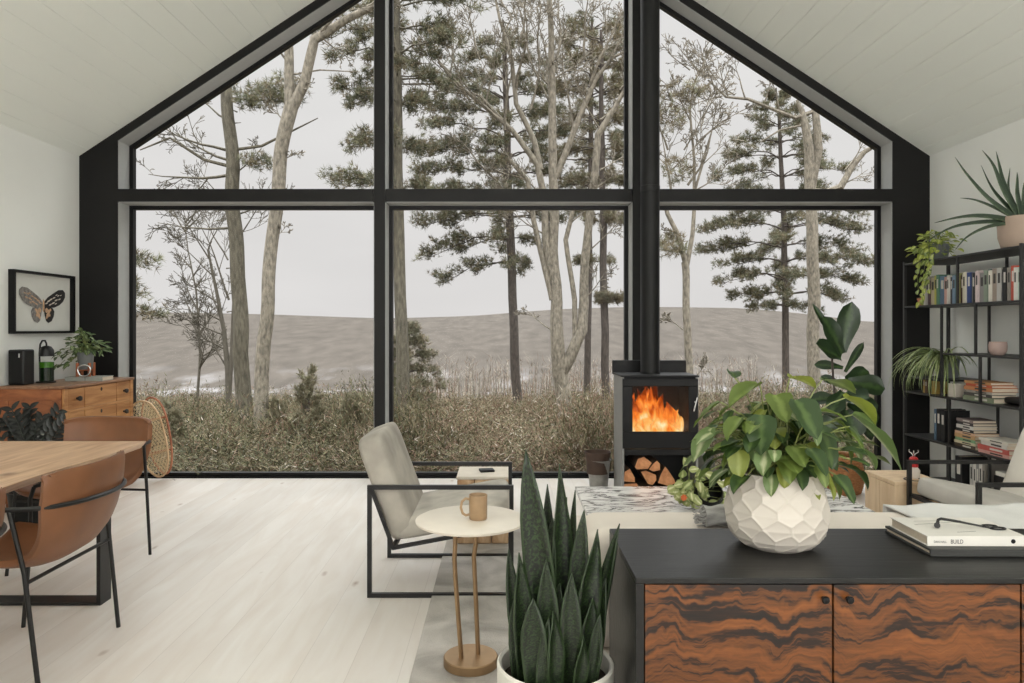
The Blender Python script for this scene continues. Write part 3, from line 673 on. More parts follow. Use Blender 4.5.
# undergrowth -------------------------------------------------------------
M['ug1'] = plain('olive_brush', C(93, 92, 64), .9, noise_amt=.35, nscale=5)
M['ug2'] = plain('straw_brush', C(129, 118, 93), .9, noise_amt=.3, nscale=5)
M['ug3'] = plain('russet_brush', C(120, 95, 79), .9, noise_amt=.3, nscale=5)
M['ug4'] = plain('dark_green_brush', C(63, 65, 45), .9, noise_amt=.3, nscale=5)
M['ug5'] = plain('frosted_seed_heads', C(171, 162, 148), .9, noise_amt=.15, nscale=5)
UG = [M['ug1'], M['ug2'], M['ug3'], M['ug4'], M['ug5']]
def clump(rs, H, ns, lf, red):
    """returns tris of one brush clump"""
    V_, mi = [], []
    n = ns; base = np.c_[rs.normal(0, .16, n), rs.normal(0, .16, n), np.zeros(n)]
    dirn = np.c_[rs.normal(0, .35, n), rs.normal(0, .35, n), np.ones(n)]; dirn /= np.linalg.norm(dirn, axis=1)[:, None]
    Lg = H*rs.uniform(.5, 1.15, (n, 1)); lean = np.c_[rs.normal(0, .25, (n, 2)), np.zeros(n)]*Lg
    p0 = base; p1 = base+dirn*Lg*.55; p2 = base+dirn*Lg+lean*.6
    side = np.c_[rs.normal(0, 1, (n, 2)), np.zeros(n)]; side /= np.linalg.norm(side, axis=1)[:, None]; wd = .005
    for a_, b_ in ((p0, p1), (p1, p2)):
        V_.append(np.stack([a_-side*wd, a_+side*wd, b_], 1)); mi.append(rs.choice(3, n))
    t_ = rs.uniform(.15, 1, (n, lf, 1))
    q_ = np.where(t_ < .55, p0[:, None]+(p1-p0)[:, None]*(t_/.55), p1[:, None]+(p2-p1)[:, None]*((t_-.55)/.45)).reshape(-1, 3)
    k = len(q_); d_ = rs.normal(0, 1, (k, 3)); d_[:, 2] = np.abs(d_[:, 2])*1.6+.25; d_ /= np.linalg.norm(d_, axis=1)[:, None]
    s_ = np.cross(d_, rs.normal(0, 1, (k, 3))); s_ /= np.linalg.norm(s_, axis=1)[:, None]; ll = rs.uniform(.035, .14, (k, 1))*rs.uniform(.5, 1, (k, 1))
    V_.append(np.stack([q_-s_*.0075, q_+s_*.0075, q_+d_*ll], 1))
    pr = np.array([.42-red*.3, .2, .06+red*.6, .27-red*.25, .05]); pr = np.clip(pr, 0.01, 1); pr /= pr.sum(); mi.append(rs.choice(5, k, p=pr))
    return np.concatenate(V_), np.concatenate(mi)
rs = np.random.RandomState(5)
lib = [clump(rs, 1.0, 22, 13, 0) for _ in range(9)]; libr = [clump(rs, 1.0, 26, 10, .8) for _ in range(6)]
AV, AM = [], []
def put(px, Y, H, red, wide=1.0):
    x = (px-VX)/FPX*Y; V_, mi = (libr if red else lib)[rs.randint(6)]
    a_ = rs.uniform(0, 2*PI); R_ = np.array([[math.cos(a_), -math.sin(a_), 0], [math.sin(a_), math.cos(a_), 0], [0, 0, 1]])
    AV.append((V_.reshape(-1, 3)*np.array([wide, wide, H])) @ R_.T+np.array([x, Y, gz(x, Y)])); AM.append(mi)
def isred(px): return (430 < px < 640 and rs.random_sample() < .8) or rs.random_sample() < .12
for k in range(1500):          # low brush
    Y = 7.5+13*rs.random_sample()**1.2; px = rs.uniform(105, 905); put(px, Y, rs.uniform(.2, .5)+.02*(Y-7), isred(px), 1.1)
for k in range(170):           # mounded bushes, each of several clumps
    Y = 8+11*rs.random_sample(); px = rs.uniform(110, 900); top = rs.choice([rs.uniform(376, 405), rs.uniform(400, 445)])+10*math.sin(px*.03)
    x = (px-VX)/FPX*Y; H = min(1.7, max(.4, EYE-(top-VY)/FPX*Y-gz(x, Y))); rd = isred(px); wpx = H*.45/Y*FPX
    for j in range(11):
        o_ = rs.normal(0, .5); put(px+o_*wpx, Y+rs.normal(0, .25), H*(1-.35*abs(o_))*rs.uniform(.75, 1.05), rd, .9)
AV = np.concatenate(AV); AM = np.concatenate(AM)
ug = fastmesh('undergrowth', AV, np.arange(len(AV)).reshape(-1, 3), UG, AM)
tag(ug, 'tangled winter brush and dry grasses covering the slope outside the glass', 'undergrowth', kind='stuff')
# grey thicket of bare stems further down the slope
TV, TM = [], []
for k in range(2600):
    Y = 20+26*rs.random_sample(); px = rs.uniform(105, 905); x = (px-VX)/FPX*Y; top = rs.uniform(352, 412) if 380 < px < 760 else rs.uniform(384, 424)
    g_ = gz(x, Y); H = EYE-(top-VY)/FPX*Y-g_; p = np.array([x, Y, g_]); l_ = rs.normal(0, .08, 2)*H; q_ = p+np.array([l_[0], l_[1], H]); wd = .010*Y/25
    TV += [p-[wd, 0, 0], p+[wd, 0, 0], q_]; TM.append(rs.randint(3))
    for j in range(9):
        t_ = rs.uniform(.3, .95); b_ = p+(q_-p)*t_; e_ = b_+np.array([rs.normal(0, .16), rs.normal(0, .1), rs.uniform(.08, .3)])*H*.5; w2 = wd*.55
        TV += [b_-[w2, 0, 0], b_+[w2, 0, 0], e_]; TM.append(rs.randint(3))
th = fastmesh('bare_thicket', np.array(TV), np.arange(len(TV)).reshape(-1, 3), [M['twig'], M['ug5'], M['ug3']], TM)
tag(th, 'grey thicket of thin bare stems down the slope behind the brush', 'thicket', kind='stuff')
# distinct young pine sapling with upright candles and two more
def sapling(px, py_top, Y, wpx, label, seed):
    rng.seed(seed); x = (px-VX)/FPX*Y; g_ = gz(x, Y); H = EYE-(py_top-VY)/FPX*Y-g_
    o = thing('pine_sapling', label, 'young tree', (x, Y, g_)); mb = MB(); P, D = [], []
    mb.tube([(0, 0, -.05), (.02, 0, H*.5), (0, 0, H)], [.022, .014, .005], n=6)
    for k in range(34):
        t_ = rng.uniform(.12, .95); a_ = rng.uniform(0, 2*PI); ll = wpx/FPX*Y*(1-t_*.72); d = Vector((math.cos(a_), math.sin(a_), .55)).normalized()
        q0 = Vector((0, 0, H*t_)); q1 = q0+d*ll*.6; q2 = q1+Vector((d.x*.25, d.y*.25, .8))*ll*.45
        mb.tube([q0, q1, q2], [.007, .005, .003], n=3, caps=False)
        for kk in range(14):
            f_ = rng.random(); q_ = q0.lerp(q1, .3+.7*f_) if kk % 2 else q1.lerp(q2, f_); P.append(tuple(q_+rv(.02))); D.append((d.x*.5, d.y*.5, .9))
    mb.build('stem', M['bark_dark'], o)
    V_, F_ = tufts(P, D, seed, 10, .05, .10, .005); fastmesh('needles', V_, F_, [M['needle1'], M['needle2']], np.random.RandomState(seed).randint(0, 2, len(F_)), o)
sapling(308, 366, 9.5, 34, 'bushy young pine with upright shoots, low in the middle of the left window', 41)
sapling(278, 400, 10.5, 22, 'small young pine at the foot of the leaning pale tree', 42)
sapling(170, 405, 9, 26, 'low young pine at the left edge of the view, above the snowshoes', 43)
sapling(352, 398, 10, 24, 'young pine low outside, just left of the left window upright', 44)


# =================================================================== INTERIOR
def arc(c, r, a0, a1, n, f):  # helper for rounded corners
    return [f(c[0]+r*math.cos(a0+(a1-a0)*i/n), c[1]+r*math.sin(a0+(a1-a0)*i/n)) for i in range(n+1)]
# rug
m, t, b = newmat('grey_rug_weave'); b.inputs['Roughness'].default_value = 1; b.inputs['Specular IOR Level'].default_value = .05
co = N(t, 'TexCoord'); n1 = N(t, 'TexNoise', Scale=3.0, Detail=8.0, Distortion=1.2); L(t, co.outputs['Object'], n1.inputs['Vector'])
r = N(t, 'ValToRGB'); r.color_ramp.elements[0].position = .35; r.color_ramp.elements[1].position = .65
r.color_ramp.elements[0].color = C(164, 159, 153); r.color_ramp.elements[1].color = C(206, 201, 195); L(t, n1.outputs['Fac'], r.inputs[0]); L(t, r.outputs[0], b.inputs['Base Color'])
n2 = N(t, 'TexNoise', Scale=140.0, Detail=2.0); L(t, co.outputs['Object'], n2.inputs['Vector']); bp = N(t, 'Bump', Strength=.6, Distance=.01); L(t, n2.outputs['Fac'], bp.inputs['Height']); L(t, bp.outputs[0], b.inputs['Normal'])
M['rug'] = m
rug = MB().box(-.37, 3.35, 1.2, 5.05, 0, .012).build('rug', M['rug'], bevel=.004)
tag(rug, 'large grey woven rug under the coffee table and armchairs', 'rug')

# ------------------------------------------------ dining table
M['oak'] = woodmat('oiled_oak', C(180, 140, 106), C(222, 188, 154), scale=(9, 1, 9), ns=2.2, dist=.9, rough=.42, p=(.3, .72), knots=(1.5, C(120, 82, 54), (1.3, 1.1, 1)))
tb_ = thing('dining_table', 'oak dining table with chunky top on black flat-steel loop legs', 'table', (-2.52, 3.0, 0))
mb = MB(); nE = 40; TY0, TY1, TX0, TX1 = -1.2, 1.14, -.55, .49
def edge(yy): return TX1-.012*abs(math.sin(yy*3.1+1))-.006*math.sin(yy*7)
pl = [(TX0, TY0)]+[(edge(TY0+(TY1-TY0)*i/nE), TY0+(TY1-TY0)*i/nE) for i in range(nE+1)]+[(TX0, TY1)]
n = len(pl); vs = [(a, b_, .75) for a, b_ in pl]+[(a-(.035 if a > 0 else 0), b_, .708) for a, b_ in pl]
mb.add(vs, [tuple(range(n)), tuple(reversed(range(n, 2*n)))]+[((i+1) % n, i, n+i, n+(i+1) % n) for i in range(n)])
mb.build('tabletop', M['oak'], tb_, bevel=.003, seg=1)
for yy in (.68, -.75):
    mb = MB(); x0, x1, th_ = -.44, .49, .012
    for (a0, a1, z0, z1) in ((x0, x1, 0, .016), (x0, x1, .694, .708), (x0, x0+th_+.008, .016, .694), (x1-th_-.008, x1, .016, .694)): mb.box(a0, a1, yy-.05, yy+.05, z0, z1)
    mb.build('leg', M['steel'], tb_)

# ------------------------------------------------ leather chairs (faces +x locally)
def make_chair(label, lm):
    o = thing('dining_chair', label, 'chair', group=None)
    prof = [(-.262, .838), (-.268, .81), (-.264, .75), (-.254, .68), (-.240, .60), (-.218, .53), (-.180, .470), (-.12, .432), (-.04, .425), (.06, .432), (.16, .446), (.22, .452), (.235, .440)]
    prof = [Vector((a, 0, z)) for a, z in prof]
    def fn(u, v):
        s_ = u*2-1; k = v*(len(prof)-1); i = min(len(prof)-2, int(k)); p = prof[i].lerp(prof[i+1], k-i)
        back = max(0, min(1, (p.z-.44)/.25)); hw = .285-.035*(1-back)
        y = s_*hw; x = p.x-.03*back+.085*(abs(s_)**2.6)*back+.03*(abs(s_)**2.2)*(1-back); z = p.z+.045*(abs(s_)**2.5)*(1-back)-(.022*abs(s_)**8 if v < .05 else 0)
        if v > .95: x -= .03*abs(s_)**6
        return (x, y, z)
    mb = MB().grid(26, 30, fn); mb.build('seat_shell', lm, o, solid=.026, bevel=.008, seg=2, angle=60)
    # arm rail wraps behind the back
    R_ = []
    for i in range(21):
        a = -PI/2+PI*i/20; R_.append((-.06-.26*max(0, math.cos(a))**.7, .315*math.sin(a), .70))
    path = [(.20, -.298, .655), (.10, -.313, .69)]+R_+[(.10, .313, .69), (.20, .298, .655)]
    MB().tube(path, .0095, n=8).build('arm_rail', M['steel'], o)
    for sg in (-1, 1):
        MB().tube([(.20, sg*.298, .655), (.212, sg*.288, .60), (.20, sg*.275, .45), (.245, sg*.29, 0)], .0095, n=8).build('leg', M['steel'], o)
        MB().tube([(-.10, sg*.312, .698), (-.15, sg*.298, .45), (-.20, sg*.29, 0)], .0095, n=8).build('leg', M['steel'], o)
    MB().tube([(.20, -.275, .412), (.20, .275, .412)], .008, n=6).build('seat_support', M['steel'], o); MB().tube([(-.153, -.298, .410), (-.153, .298, .410)], .008, n=6).build('seat_support', M['steel'], o)
    return o
chair = make_chair('tan leather dining chair seen whole from behind at the long side of the table', M['leather'])
chair.location = (-2.0, 3.08, 0); chair.rotation_euler = (0, 0, PI)
dup(chair, (-2.01, 2.30, 0), PI+.03, 'tan leather dining chair in front, mostly cut off by the photo edge')
dup(chair, (-2.49, 4.28, 0), -PI/2-.10, 'leather dining chair at the far end of the table, beside the snowshoes')

# ------------------------------------------------ lounge armchairs (face +x locally)
def make_lounge(label):
    o = thing('armchair', label, 'armchair')
    for sg in (-1, 1):
        mb = MB(); y = sg*.325; hw = .011
        mb.box(-.38, .38, y-hw, y+hw, .561, .583).box(-.38, .38, y-hw, y+hw, 0, .022).box(-.38, -.358, y-hw, y+hw, .022, .561).box(.358, .38, y-hw, y+hw, .022, .561)
        mb.build('side_frame', M['steel'], o, smooth=False)
        mb = MB(); mb.bar((-.36, y, .565), (-.245, y, .255), .022, .018).bar((-.25, y, .256), (.37, y, .372), .022, .018)
        mb.build('seat_rail', M['steel'], o, smooth=False)
    MB().box(-.256, -.234, -.325, .325, .246, .266).box(.345, .367, -.325, .325, .356, .376).build('crossbar', M['steel'], o, smooth=False)
    # cushions
    d = Vector((.62, 0, .115)).normalized(); nrm = Vector((-d.z, 0, d.x)); Ms = Matrix((d, Vector((0, 1, 0)), nrm)).transposed()
    MB().superq(Vector((-.25, 0, .256))+d*.315+nrm*.075, .325, .30, .065, .35, .22, Ms).build('seat_cushion', M['fabric'], o, angle=80)
    d = Vector((-.20, 0, .54)).normalized(); nrm = Vector((d.z, 0, -d.x)); Ms = Matrix((nrm, Vector((0, 1, 0)), d)).transposed()
    MB().superq(Vector((-.24, 0, .27))+d*.285+nrm*.055, .08, .305, .29, .25, .35, Ms).build('back_cushion', M['fabric_back'], o, angle=80)
    return o
M['fabric_back'] = plain('mottled_taupe_upholstery', C(172, 166, 156), .95, noise_amt=.2, nscale=6, bump=.25, bscale=260, spec=.1)
ac = make_lounge('grey-beige armchair with thin black square frame, beside the round side table')
ac.location = (-.325, 4.07, 0)
ac2 = dup(ac, (2.88, 4.125, 0), PI, 'pale grey armchair with black frame in front of the bookshelf')
for c in ac2.children:
    if c.name.startswith('back_cushion') or c.name.startswith('seat_cushion'):
        c.data = c.data.copy(); c.data.materials[0] = M['offwhite'] if c.name.startswith('back') else M['fabric_light']

# ------------------------------------------------ wood block by the window
M['pine_block'] = woodmat('raw_split_timber', C(176, 136, 98), C(224, 196, 160), scale=(3, 3, 1.2), ns=4, dist=1.5, rough=.7, p=(.3, .7), bump=.2)
M['whitewash'] = plain('whitewashed_endgrain', C(214, 204, 190), .7, noise_amt=.06, nscale=14)
o = thing('block_stool', 'pale timber block side table standing behind the armchair at the window', 'side table', (-.13, 4.79, 0))
mb = MB()
for (x0, x1) in ((-.165, -.055), (-.05, .052), (.057, .165)): mb.box(x0, x1, -.165, .165, .0125, .425)
mb.build('block', M['pine_block'], o, bevel=.01)
MB().box(-.17, .17, -.17, .17, .4255, .446).build('top', M['whitewash'], o, bevel=.006)
nb = MB().box(-.045, .05, -.035, .045, 0, .014).build('notebook', M['black'], bevel=.003); nb.location = (-.11, 4.79, .4465); nb.rotation_euler = (0, 0, .2)
tag(nb, 'small black notebook lying on the timber block table', 'notebook')

# ------------------------------------------------ brass side table + mug
o = thing('side_table', 'round cream-topped side table on two bent brass rods', 'side table', (-.133, 2.97, .012))
MB().lathe([(.108, 0), (.112, .003), (.112, .034), (.108, .038), (0.0001, .038)], 48).build('base', M['brass'], o)
MB().lathe([(.218, .588), (.226, .592), (.227, .600), (.219, .604), (.0001, .604)], 64).build('tabletop', M['tabletop_stone'], o)
for (xa, xb, xc_, ya) in ((-.062, -.066, -.038, -.02), (.022, .012, .03, .015)):
    pts = [(xa, ya, .59), (xa-.001, ya, .50), (xb, ya, .44), (xb+.004, ya, .36), (xc_, ya, .036)]
    MB().tube(pts, .0095, n=12).build('rod', M['brass'], o)
o = thing('mug', 'tan stoneware mug standing on the round side table', 'mug', (-.102, 2.955, .6165))
MB().lathe([(.034, 0), (.037, .004), (.0375, .09), (.0385, .1), (.0355, .1), (.0345, .09), (.034, .01), (.0001, .008)], 36).build('body', M['mug'], o)
MB().tube([(-.036, -.005, .083), (-.052, -.01, .086), (-.066, -.014, .074), (-.070, -.016, .05), (-.063, -.014, .027), (-.05, -.01, .017), (-.036, -.005, .02)], .0055, n=8).build('handle', M['mug'], o)

# ------------------------------------------------ console with zebra-grain doors
m, t, b = newmat('zebrawood_veneer'); b.inputs['Roughness'].default_value = .38
co = N(t, 'TexCoord'); mpn = N(t, 'Mapping'); mpn.inputs['Scale'].default_value = (5.0, 1, 13.0); L(t, co.outputs['Object'], mpn.inputs[0])
mp0 = N(t, 'Mapping'); mp0.inputs['Scale'].default_value = (8.5, 1, 4.0); L(t, co.outputs['Object'], mp0.inputs[0]); n0 = N(t, 'TexNoise', Scale=1.0, Detail=3.5, Distortion=.3); L(t, mp0.outputs[0], n0.inputs['Vector'])
s_ = N(t, 'SeparateXYZ'); L(t, mpn.outputs[0], s_.inputs[0])
ma = N(t, 'Math', operation='MULTIPLY_ADD'); ma.inputs[1].default_value = 2.3; L(t, n0.outputs['Fac'], ma.inputs[0]); L(t, s_.outputs[2], ma.inputs[2])
cb = N(t, 'CombineXYZ'); L(t, ma.outputs[0], cb.inputs[2])
sm_ = N(t, 'Math', operation='MULTIPLY'); sm_.inputs[1].default_value = .16; L(t, s_.outputs[0], sm_.inputs[0]); L(t, sm_.outputs[0], cb.inputs[0])
n1 = N(t, 'TexNoise', Scale=2.6, Detail=4.0, Roughness=.6); L(t, cb.outputs[0], n1.inputs['Vector'])
# fine pore streaks
mp2 = N(t, 'Mapping'); mp2.inputs['Scale'].default_value = (14, 1, 150); L(t, co.outputs['Object'], mp2.inputs[0]); n3 = N(t, 'TexNoise', Scale=1.0, Detail=3.0); L(t, mp2.outputs[0], n3.inputs['Vector'])
mad = N(t, 'Math', operation='MULTIPLY_ADD'); mad.inputs[1].default_value = .22; mad.inputs[2].default_value = -.11; L(t, n3.outputs['Fac'], mad.inputs[0])
mas = N(t, 'Math', operation='ADD'); L(t, mad.outputs[0], mas.inputs[0]); L(t, n1.outputs['Fac'], mas.inputs[1])
r = N(t, 'ValToRGB'); el = r.color_ramp.elements; el[0].position = .34; el[0].color = C(22, 15, 12); el[1].position = .70; el[1].color = C(134, 80, 36)
q_ = el.new(.43); q_.color = C(38, 22, 14); q_ = el.new(.48); q_.color = C(88, 50, 20); q_ = el.new(.58); q_.color = C(112, 64, 27)
L(t, mas.outputs[0], r.inputs[0]); L(t, r.outputs[0], b.inputs['Base Color']); M['zebra'] = m
M['blackoak'] = woodmat('black_stained_oak', C(4, 4, 4), C(17, 17, 16), scale=(.8, 9, 9), ns=4, dist=.5, rough=.36, p=(.3, .75), bump=.12)
KX0, KX1, KY0, KY1 = .345, 2.36, 1.872, 2.335
o = thing('sideboard', 'black sideboard with dark striped zebra-grain wooden doors in the foreground', 'sideboard', ((KX0+KX1)/2, (KY0+KY1)/2, 0))
ox, oy = o.location.x, o.location.y
def kb(x0, x1, y0, y1, z0, z1, mb=None): return (mb or MB()).box(x0-ox, x1-ox, y0-oy, y1-oy, z0, z1)
kb(KX0, KX1, KY0, KY1, .734, .75).build('top', M['blackoak'], o, bevel=.002)
mb = MB(); kb(KX0, KX0+.022, KY0, KY1, .16, .734, mb); kb(KX1-.022, KX1, KY0, KY1, .16, .734, mb); kb(KX0+.022, KX1-.022, KY0+.02, KY1, .16, .18, mb); kb(KX0+.022, KX1-.022, KY1-.012, KY1, .18, .734, mb)
for xx in (.86-.01, 1.35, 1.85): kb(xx-.006, xx+.006, KY0+.026, KY1-.012, .18, .734, mb)
mb.build('carcass', M['blackoak'], o, bevel=.0015)
mb = MB(); kb(KX0+.06, KX1-.06, KY0+.05, KY1-.05, .001, .16, mb); mb.build('plinth', M['black'], o)
dx = [.370, .8575, .8625, 1.3475, 1.3525, 1.843, 1.848, 2.335]
for i in range(4):
    d = kb(dx[2*i]+.0, dx[2*i+1], KY0+.004, KY0+.022, .183, .731).build('door', M['zebra'], o, bevel=.001)
    kx = dx[2*i+1]-.024 if i % 2 == 0 else dx[2*i]+.034
    kn = MB(); kn.lathe([(.004, 0), (.004, .008), (.009, .012), (.0105, .018), (.008, .022), (.0001, .023)], 20)
    kn.v = [(kx-ox+a, KY0+.004-oy-c, .697+b_) for a, b_, c in kn.v]
    kn.f = [tuple(reversed(f)) for f in kn.f]
    k_ = kn.build('knob', M['frame'], d)

# faceted pot
PX, PY = .818, 2.157
o = thing('faceted_planter', 'white honeycomb-faceted ceramic pot on the black sideboard', 'planter', (PX, PY, .75))
rs2 = np.random.RandomState(3); cells = []
for jr, (z, cnt) in enumerate(((.0, 12), (.038, 13), (.079, 13), (.120, 13), (.161, 13), (.202, 13), (.243, 13))):
    for i in range(cnt): cells.append(((i+.5*(jr % 2)+rs2.uniform(-.13, .13))*2*PI/cnt, z+rs2.uniform(-.005, .005)))
cells = np.array(cells)
def rprof(z):
    return float(np.interp(z, [0, .012, .035, .075, .115, .16, .20, .225], [.088, .110, .133, .149, .150, .141, .128, .119]))
def ff(u, v):
    z = v*.224; th_ = 2*PI*u; R0 = rprof(z)
    da = (cells[:, 0]-th_+PI) % (2*PI)-PI; dz_ = cells[:, 1]-z; d_ = np.sqrt((da*.14)**2+(dz_*1.0)**2); ii = np.argsort(d_)[:2]
    k = d_[ii[1]]-d_[ii[0]]; rad = (R0-.0062)/math.cos(min(.5, abs(da[ii[0]])))+dz_[ii[0]]**2*5.0
    rad += .0022*max(0, 1-k/.007)
    if z < .002: rad = R0-.005
    return (rad*math.cos(th_), rad*math.sin(th_), z)
mb = MB().grid(300, 96, ff, closeu=True); nb_ = len(mb.v)
mb.lathe([(.118, .224), (.112, .226), (.110, .215), (.118, .17), (.0001, .17)], 64, cap0=False)
mb.add([(0, 0, .001)]+[mb.v[i] for i in range(300)], [(0, (i+1) % 300+1, i+1) for i in range(300)])
mb.build('pot', M['ceramic'], o, angle=180)
MB().lathe([(.1135, .19), (.0001, .196)], 40, cap0=False).build('soil', M['soil'], o)

M['syn1'] = leafmat('syngonium_green', C(96, 114, 50), C(128, 146, 76), rough=.4, trans=.3)
M['syn2'] = leafmat('syngonium_deep', C(50, 72, 34), C(82, 104, 54), rough=.4, trans=.25)
M['syn3'] = leafmat('syngonium_lime', C(138, 148, 62), C(166, 174, 94), rough=.4, trans=.35)
M['syn4'] = leafmat('syngonium_cream', C(110, 132, 80), C(186, 192, 150), rough=.45, trans=.3)
M['stalk'] = plain('green_stalk', C(120, 128, 72), .5)
def heart(t):
    return float(np.interp(t, [0, .08, .2, .32, .5, .7, .88, .97, 1], [.46, .88, 1.02, 1.0, .92, .70, .38, .13, 0]))
o2 = thing('arrowhead_plant', 'bushy green variegated arrowhead plant growing from the faceted white pot', 'plant', (PX, PY, .75+.196))
rng.seed(77); lf = MB(); stk = MB()
def synleaf(tx, ty, tz, size, az=None, droop=None, mt=None):
    """leaf attached at point (tx,ty,tz) local; points outward & down"""
    base = Vector((tx, ty, tz)); out = Vector((tx, ty, 0))
    out = out.normalized() if out.length > .02 else Vector((rng.uniform(-1, 1), -1, 0)).normalized()
    if az is not None: out = Vector((math.cos(az), math.sin(az), 0))
    dr = droop if droop is not None else rng.uniform(-.1, .9)
    d = (out+Vector((0, 0, -dr))).normalized(); up = Vector((out.x*.4*dr, out.y*.4*dr, 1)); up.normalize()
    lf.mat(mt if mt is not None else rng.choice((0, 0, 1, 1, 1, 2, 3)))
    lf.leaf(base, d, up, size, size*rng.uniform(.6, .72), bend=rng.uniform(.2, .8), fold=rng.uniform(.05, .25), n=7, shape=heart, twist=rng.uniform(-.5, .5), wave=.04)
    r0 = Vector((rng.uniform(-.05, .05), rng.uniform(-.05, .05), -.005)); midp = r0.lerp(base, .55)+Vector((0, 0, .05+.1*base.length))
    pts = []
    for i in range(7):
        q = i/6; pts.append((1-q)**2*r0+2*q*(1-q)*midp+q*q*base)
    stk.tube(pts, .0022, n=5, caps=False)
for k in range(210):
    a = rng.uniform(0, 2*PI); rr = rng.uniform(.02, .24)*(1.05 if math.cos(a) > 0 else .92); zz = rng.uniform(.02, .255)*(1-.35*(rr/.26)**2)
    if zz < .06 and rr < .09: rr += .08
    synleaf(rr*math.cos(a), rr*math.sin(a)*.85, zz, rng.uniform(.05, .095))
# prominent leaves of the photo
for (px, py, dy, size, az, dr, mt) in ((852, 415, -.02, .20, -.45, .75, 3), (712, 428, -.05, .12, PI+.35, 1.1, 3), (738, 450, -.1, .085, -PI/2-.2, 2.2, 2), (784, 464, -.125, .07, -PI/2, 2.4, 2),
        (735, 378, 0, .06, PI/2, -.8, 1), (760, 385, -.03, .12, PI+.2, .35, 0), (790, 378, .0, .10, .3, .2, 2), (845, 398, 0, .13, .1, .5, 2), (822, 380, .05, .12, .1, .05, 0), (838, 432, -.04, .11, -.3, 1.2, 0),
        (720, 402, 0, .11, PI, .7, 0), (818, 425, -.1, .13, -.9, 1.3, 1), (795, 400, -.12, .13, -1.2, .9, 1), (762, 415, -.12, .12, -2.0, 1.0, 1), (775, 395, -.06, .12, -1.6, .5, 0)):
    p = W(px, py, PY+dy)-Vector(o2.location); synleaf(p.x, p.y, p.z, size, az, dr, mt)
lf.build('foliage', [M['syn1'], M['syn2'], M['syn3'], M['syn4']], o2, angle=180)
stk.build('stalks', M['stalk'], o2)

# books + wick trimmer
M['paper'] = plain('book_pages', C(206, 192, 172), .9, noise_amt=.08, nscale=80, stretch=(1, 1, 8))
def flatbook(name, label, cover, w_, d_, h_, loc, rz, group=None, th_=.003, spine='front'):
    o = thing(name, label, 'book', loc, rz, group)
    mb = MB(); mb.box(0, w_, 0, d_, 0, th_).box(0, w_, 0, d_, h_-th_, h_).box(0, w_, 0, th_+.001, th_, h_-th_)
    mb.build('cover', cover, o, bevel=.0008, seg=1)
    MB().box(.004, w_-.004, th_+.001, d_-.005, th_, h_-th_).build('pages', M['paper'], o)
    return o
M['cover_dark'] = plain('charcoal_book_cloth', C(58, 58, 56), .6, noise_amt=.05)
M['cover_white'] = plain('white_book_jacket', C(224, 220, 212), .45, noise_amt=.02)
bx = flatbook('book', 'large charcoal book lying beneath the white book on the sideboard', M['cover_dark'], .36, .245, .021, (1.215, 2.045, .7505), .0, th_=.0065)
bk = flatbook('book', 'white hardback with BUILD on its spine, lying on the charcoal book', M['cover_white'], .285, .205, .029, (1.222, 2.073, .772), -.012)
def text(body, size, loc, rot, mat_, parent, name='lettering', ext=.0002, sxx=1):
    c = bpy.data.curves.new(name, 'FONT'); c.body = body; c.size = size; c.extrude = ext; c.materials.append(mat_)
    o = bpy.data.objects.new(name, c); COL.objects.link(o); o.location = loc; o.rotation_euler = rot; me_ = bpy.data.meshes.new_from_object(o.evaluated_get(bpy.context.evaluated_depsgraph_get()))
    if not me_.materials: me_.materials.append(mat_)
    bpy.data.objects.remove(o); o = bpy.data.objects.new(name, me_); COL.objects.link(o); o.location = loc; o.rotation_euler = rot
    o.scale = (sxx, 1, 1); o.parent = parent; return o
text('BUILD', .017, (.066, -.0004, .0075), (PI/2, 0, 0), M['cover_dark'], bk, sxx=.78)
text('DAN HALL', .0095, (.018, -.0004, .0095), (PI/2, 0, 0), M['cover_dark'], bk, sxx=.8)
mb = MB(); mb.lathe([(.0065, 0), (.0065, .0006), (.0001, .0006)], 20); mb.v = [(.245+a, -c-.0001, .0145+b_) for a, b_, c in mb.v]; mb.build('emblem', M['frame'], bk)
mb = MB()   # faint line drawing of the jacket
for (x0, y0, x1, y1) in ((.03, .12, .16, .15), (.16, .15, .25, .11), (.05, .16, .20, .17), (.11, .04, .17, .05)): mb.bar((x0, y0, .0292), (x1, y1, .0292), .0012, .0004)
mb.build('cover_drawing', M['steel'], bk)
wt = thing('wick_trimmer', 'black long-handled wick trimmer lying on the white book', 'wick trimmer', (1.222, 2.073, .8005))
mb = MB(); mb.tube([(.075, .078, .010), (.082, .088, .008), (.088, .095, .022), (.10, .10, .024), (.14, .098, .018), (.19, .084, .010), (.215, .079, .006)], [.009, .006, .004, .0042, .0038, .003, .003], n=8)
mb.build('blades', M['steel'], wt)
for (cx, cy) in ((.240, .092), (.249, .068)):
    MB().tube([(cx+.022*math.cos(a*PI/10)*1.0, cy+.013*math.sin(a*PI/10), .004) for a in range(20)], .0026, n=6, closed=True).build('finger_ring', M['steel'], wt)

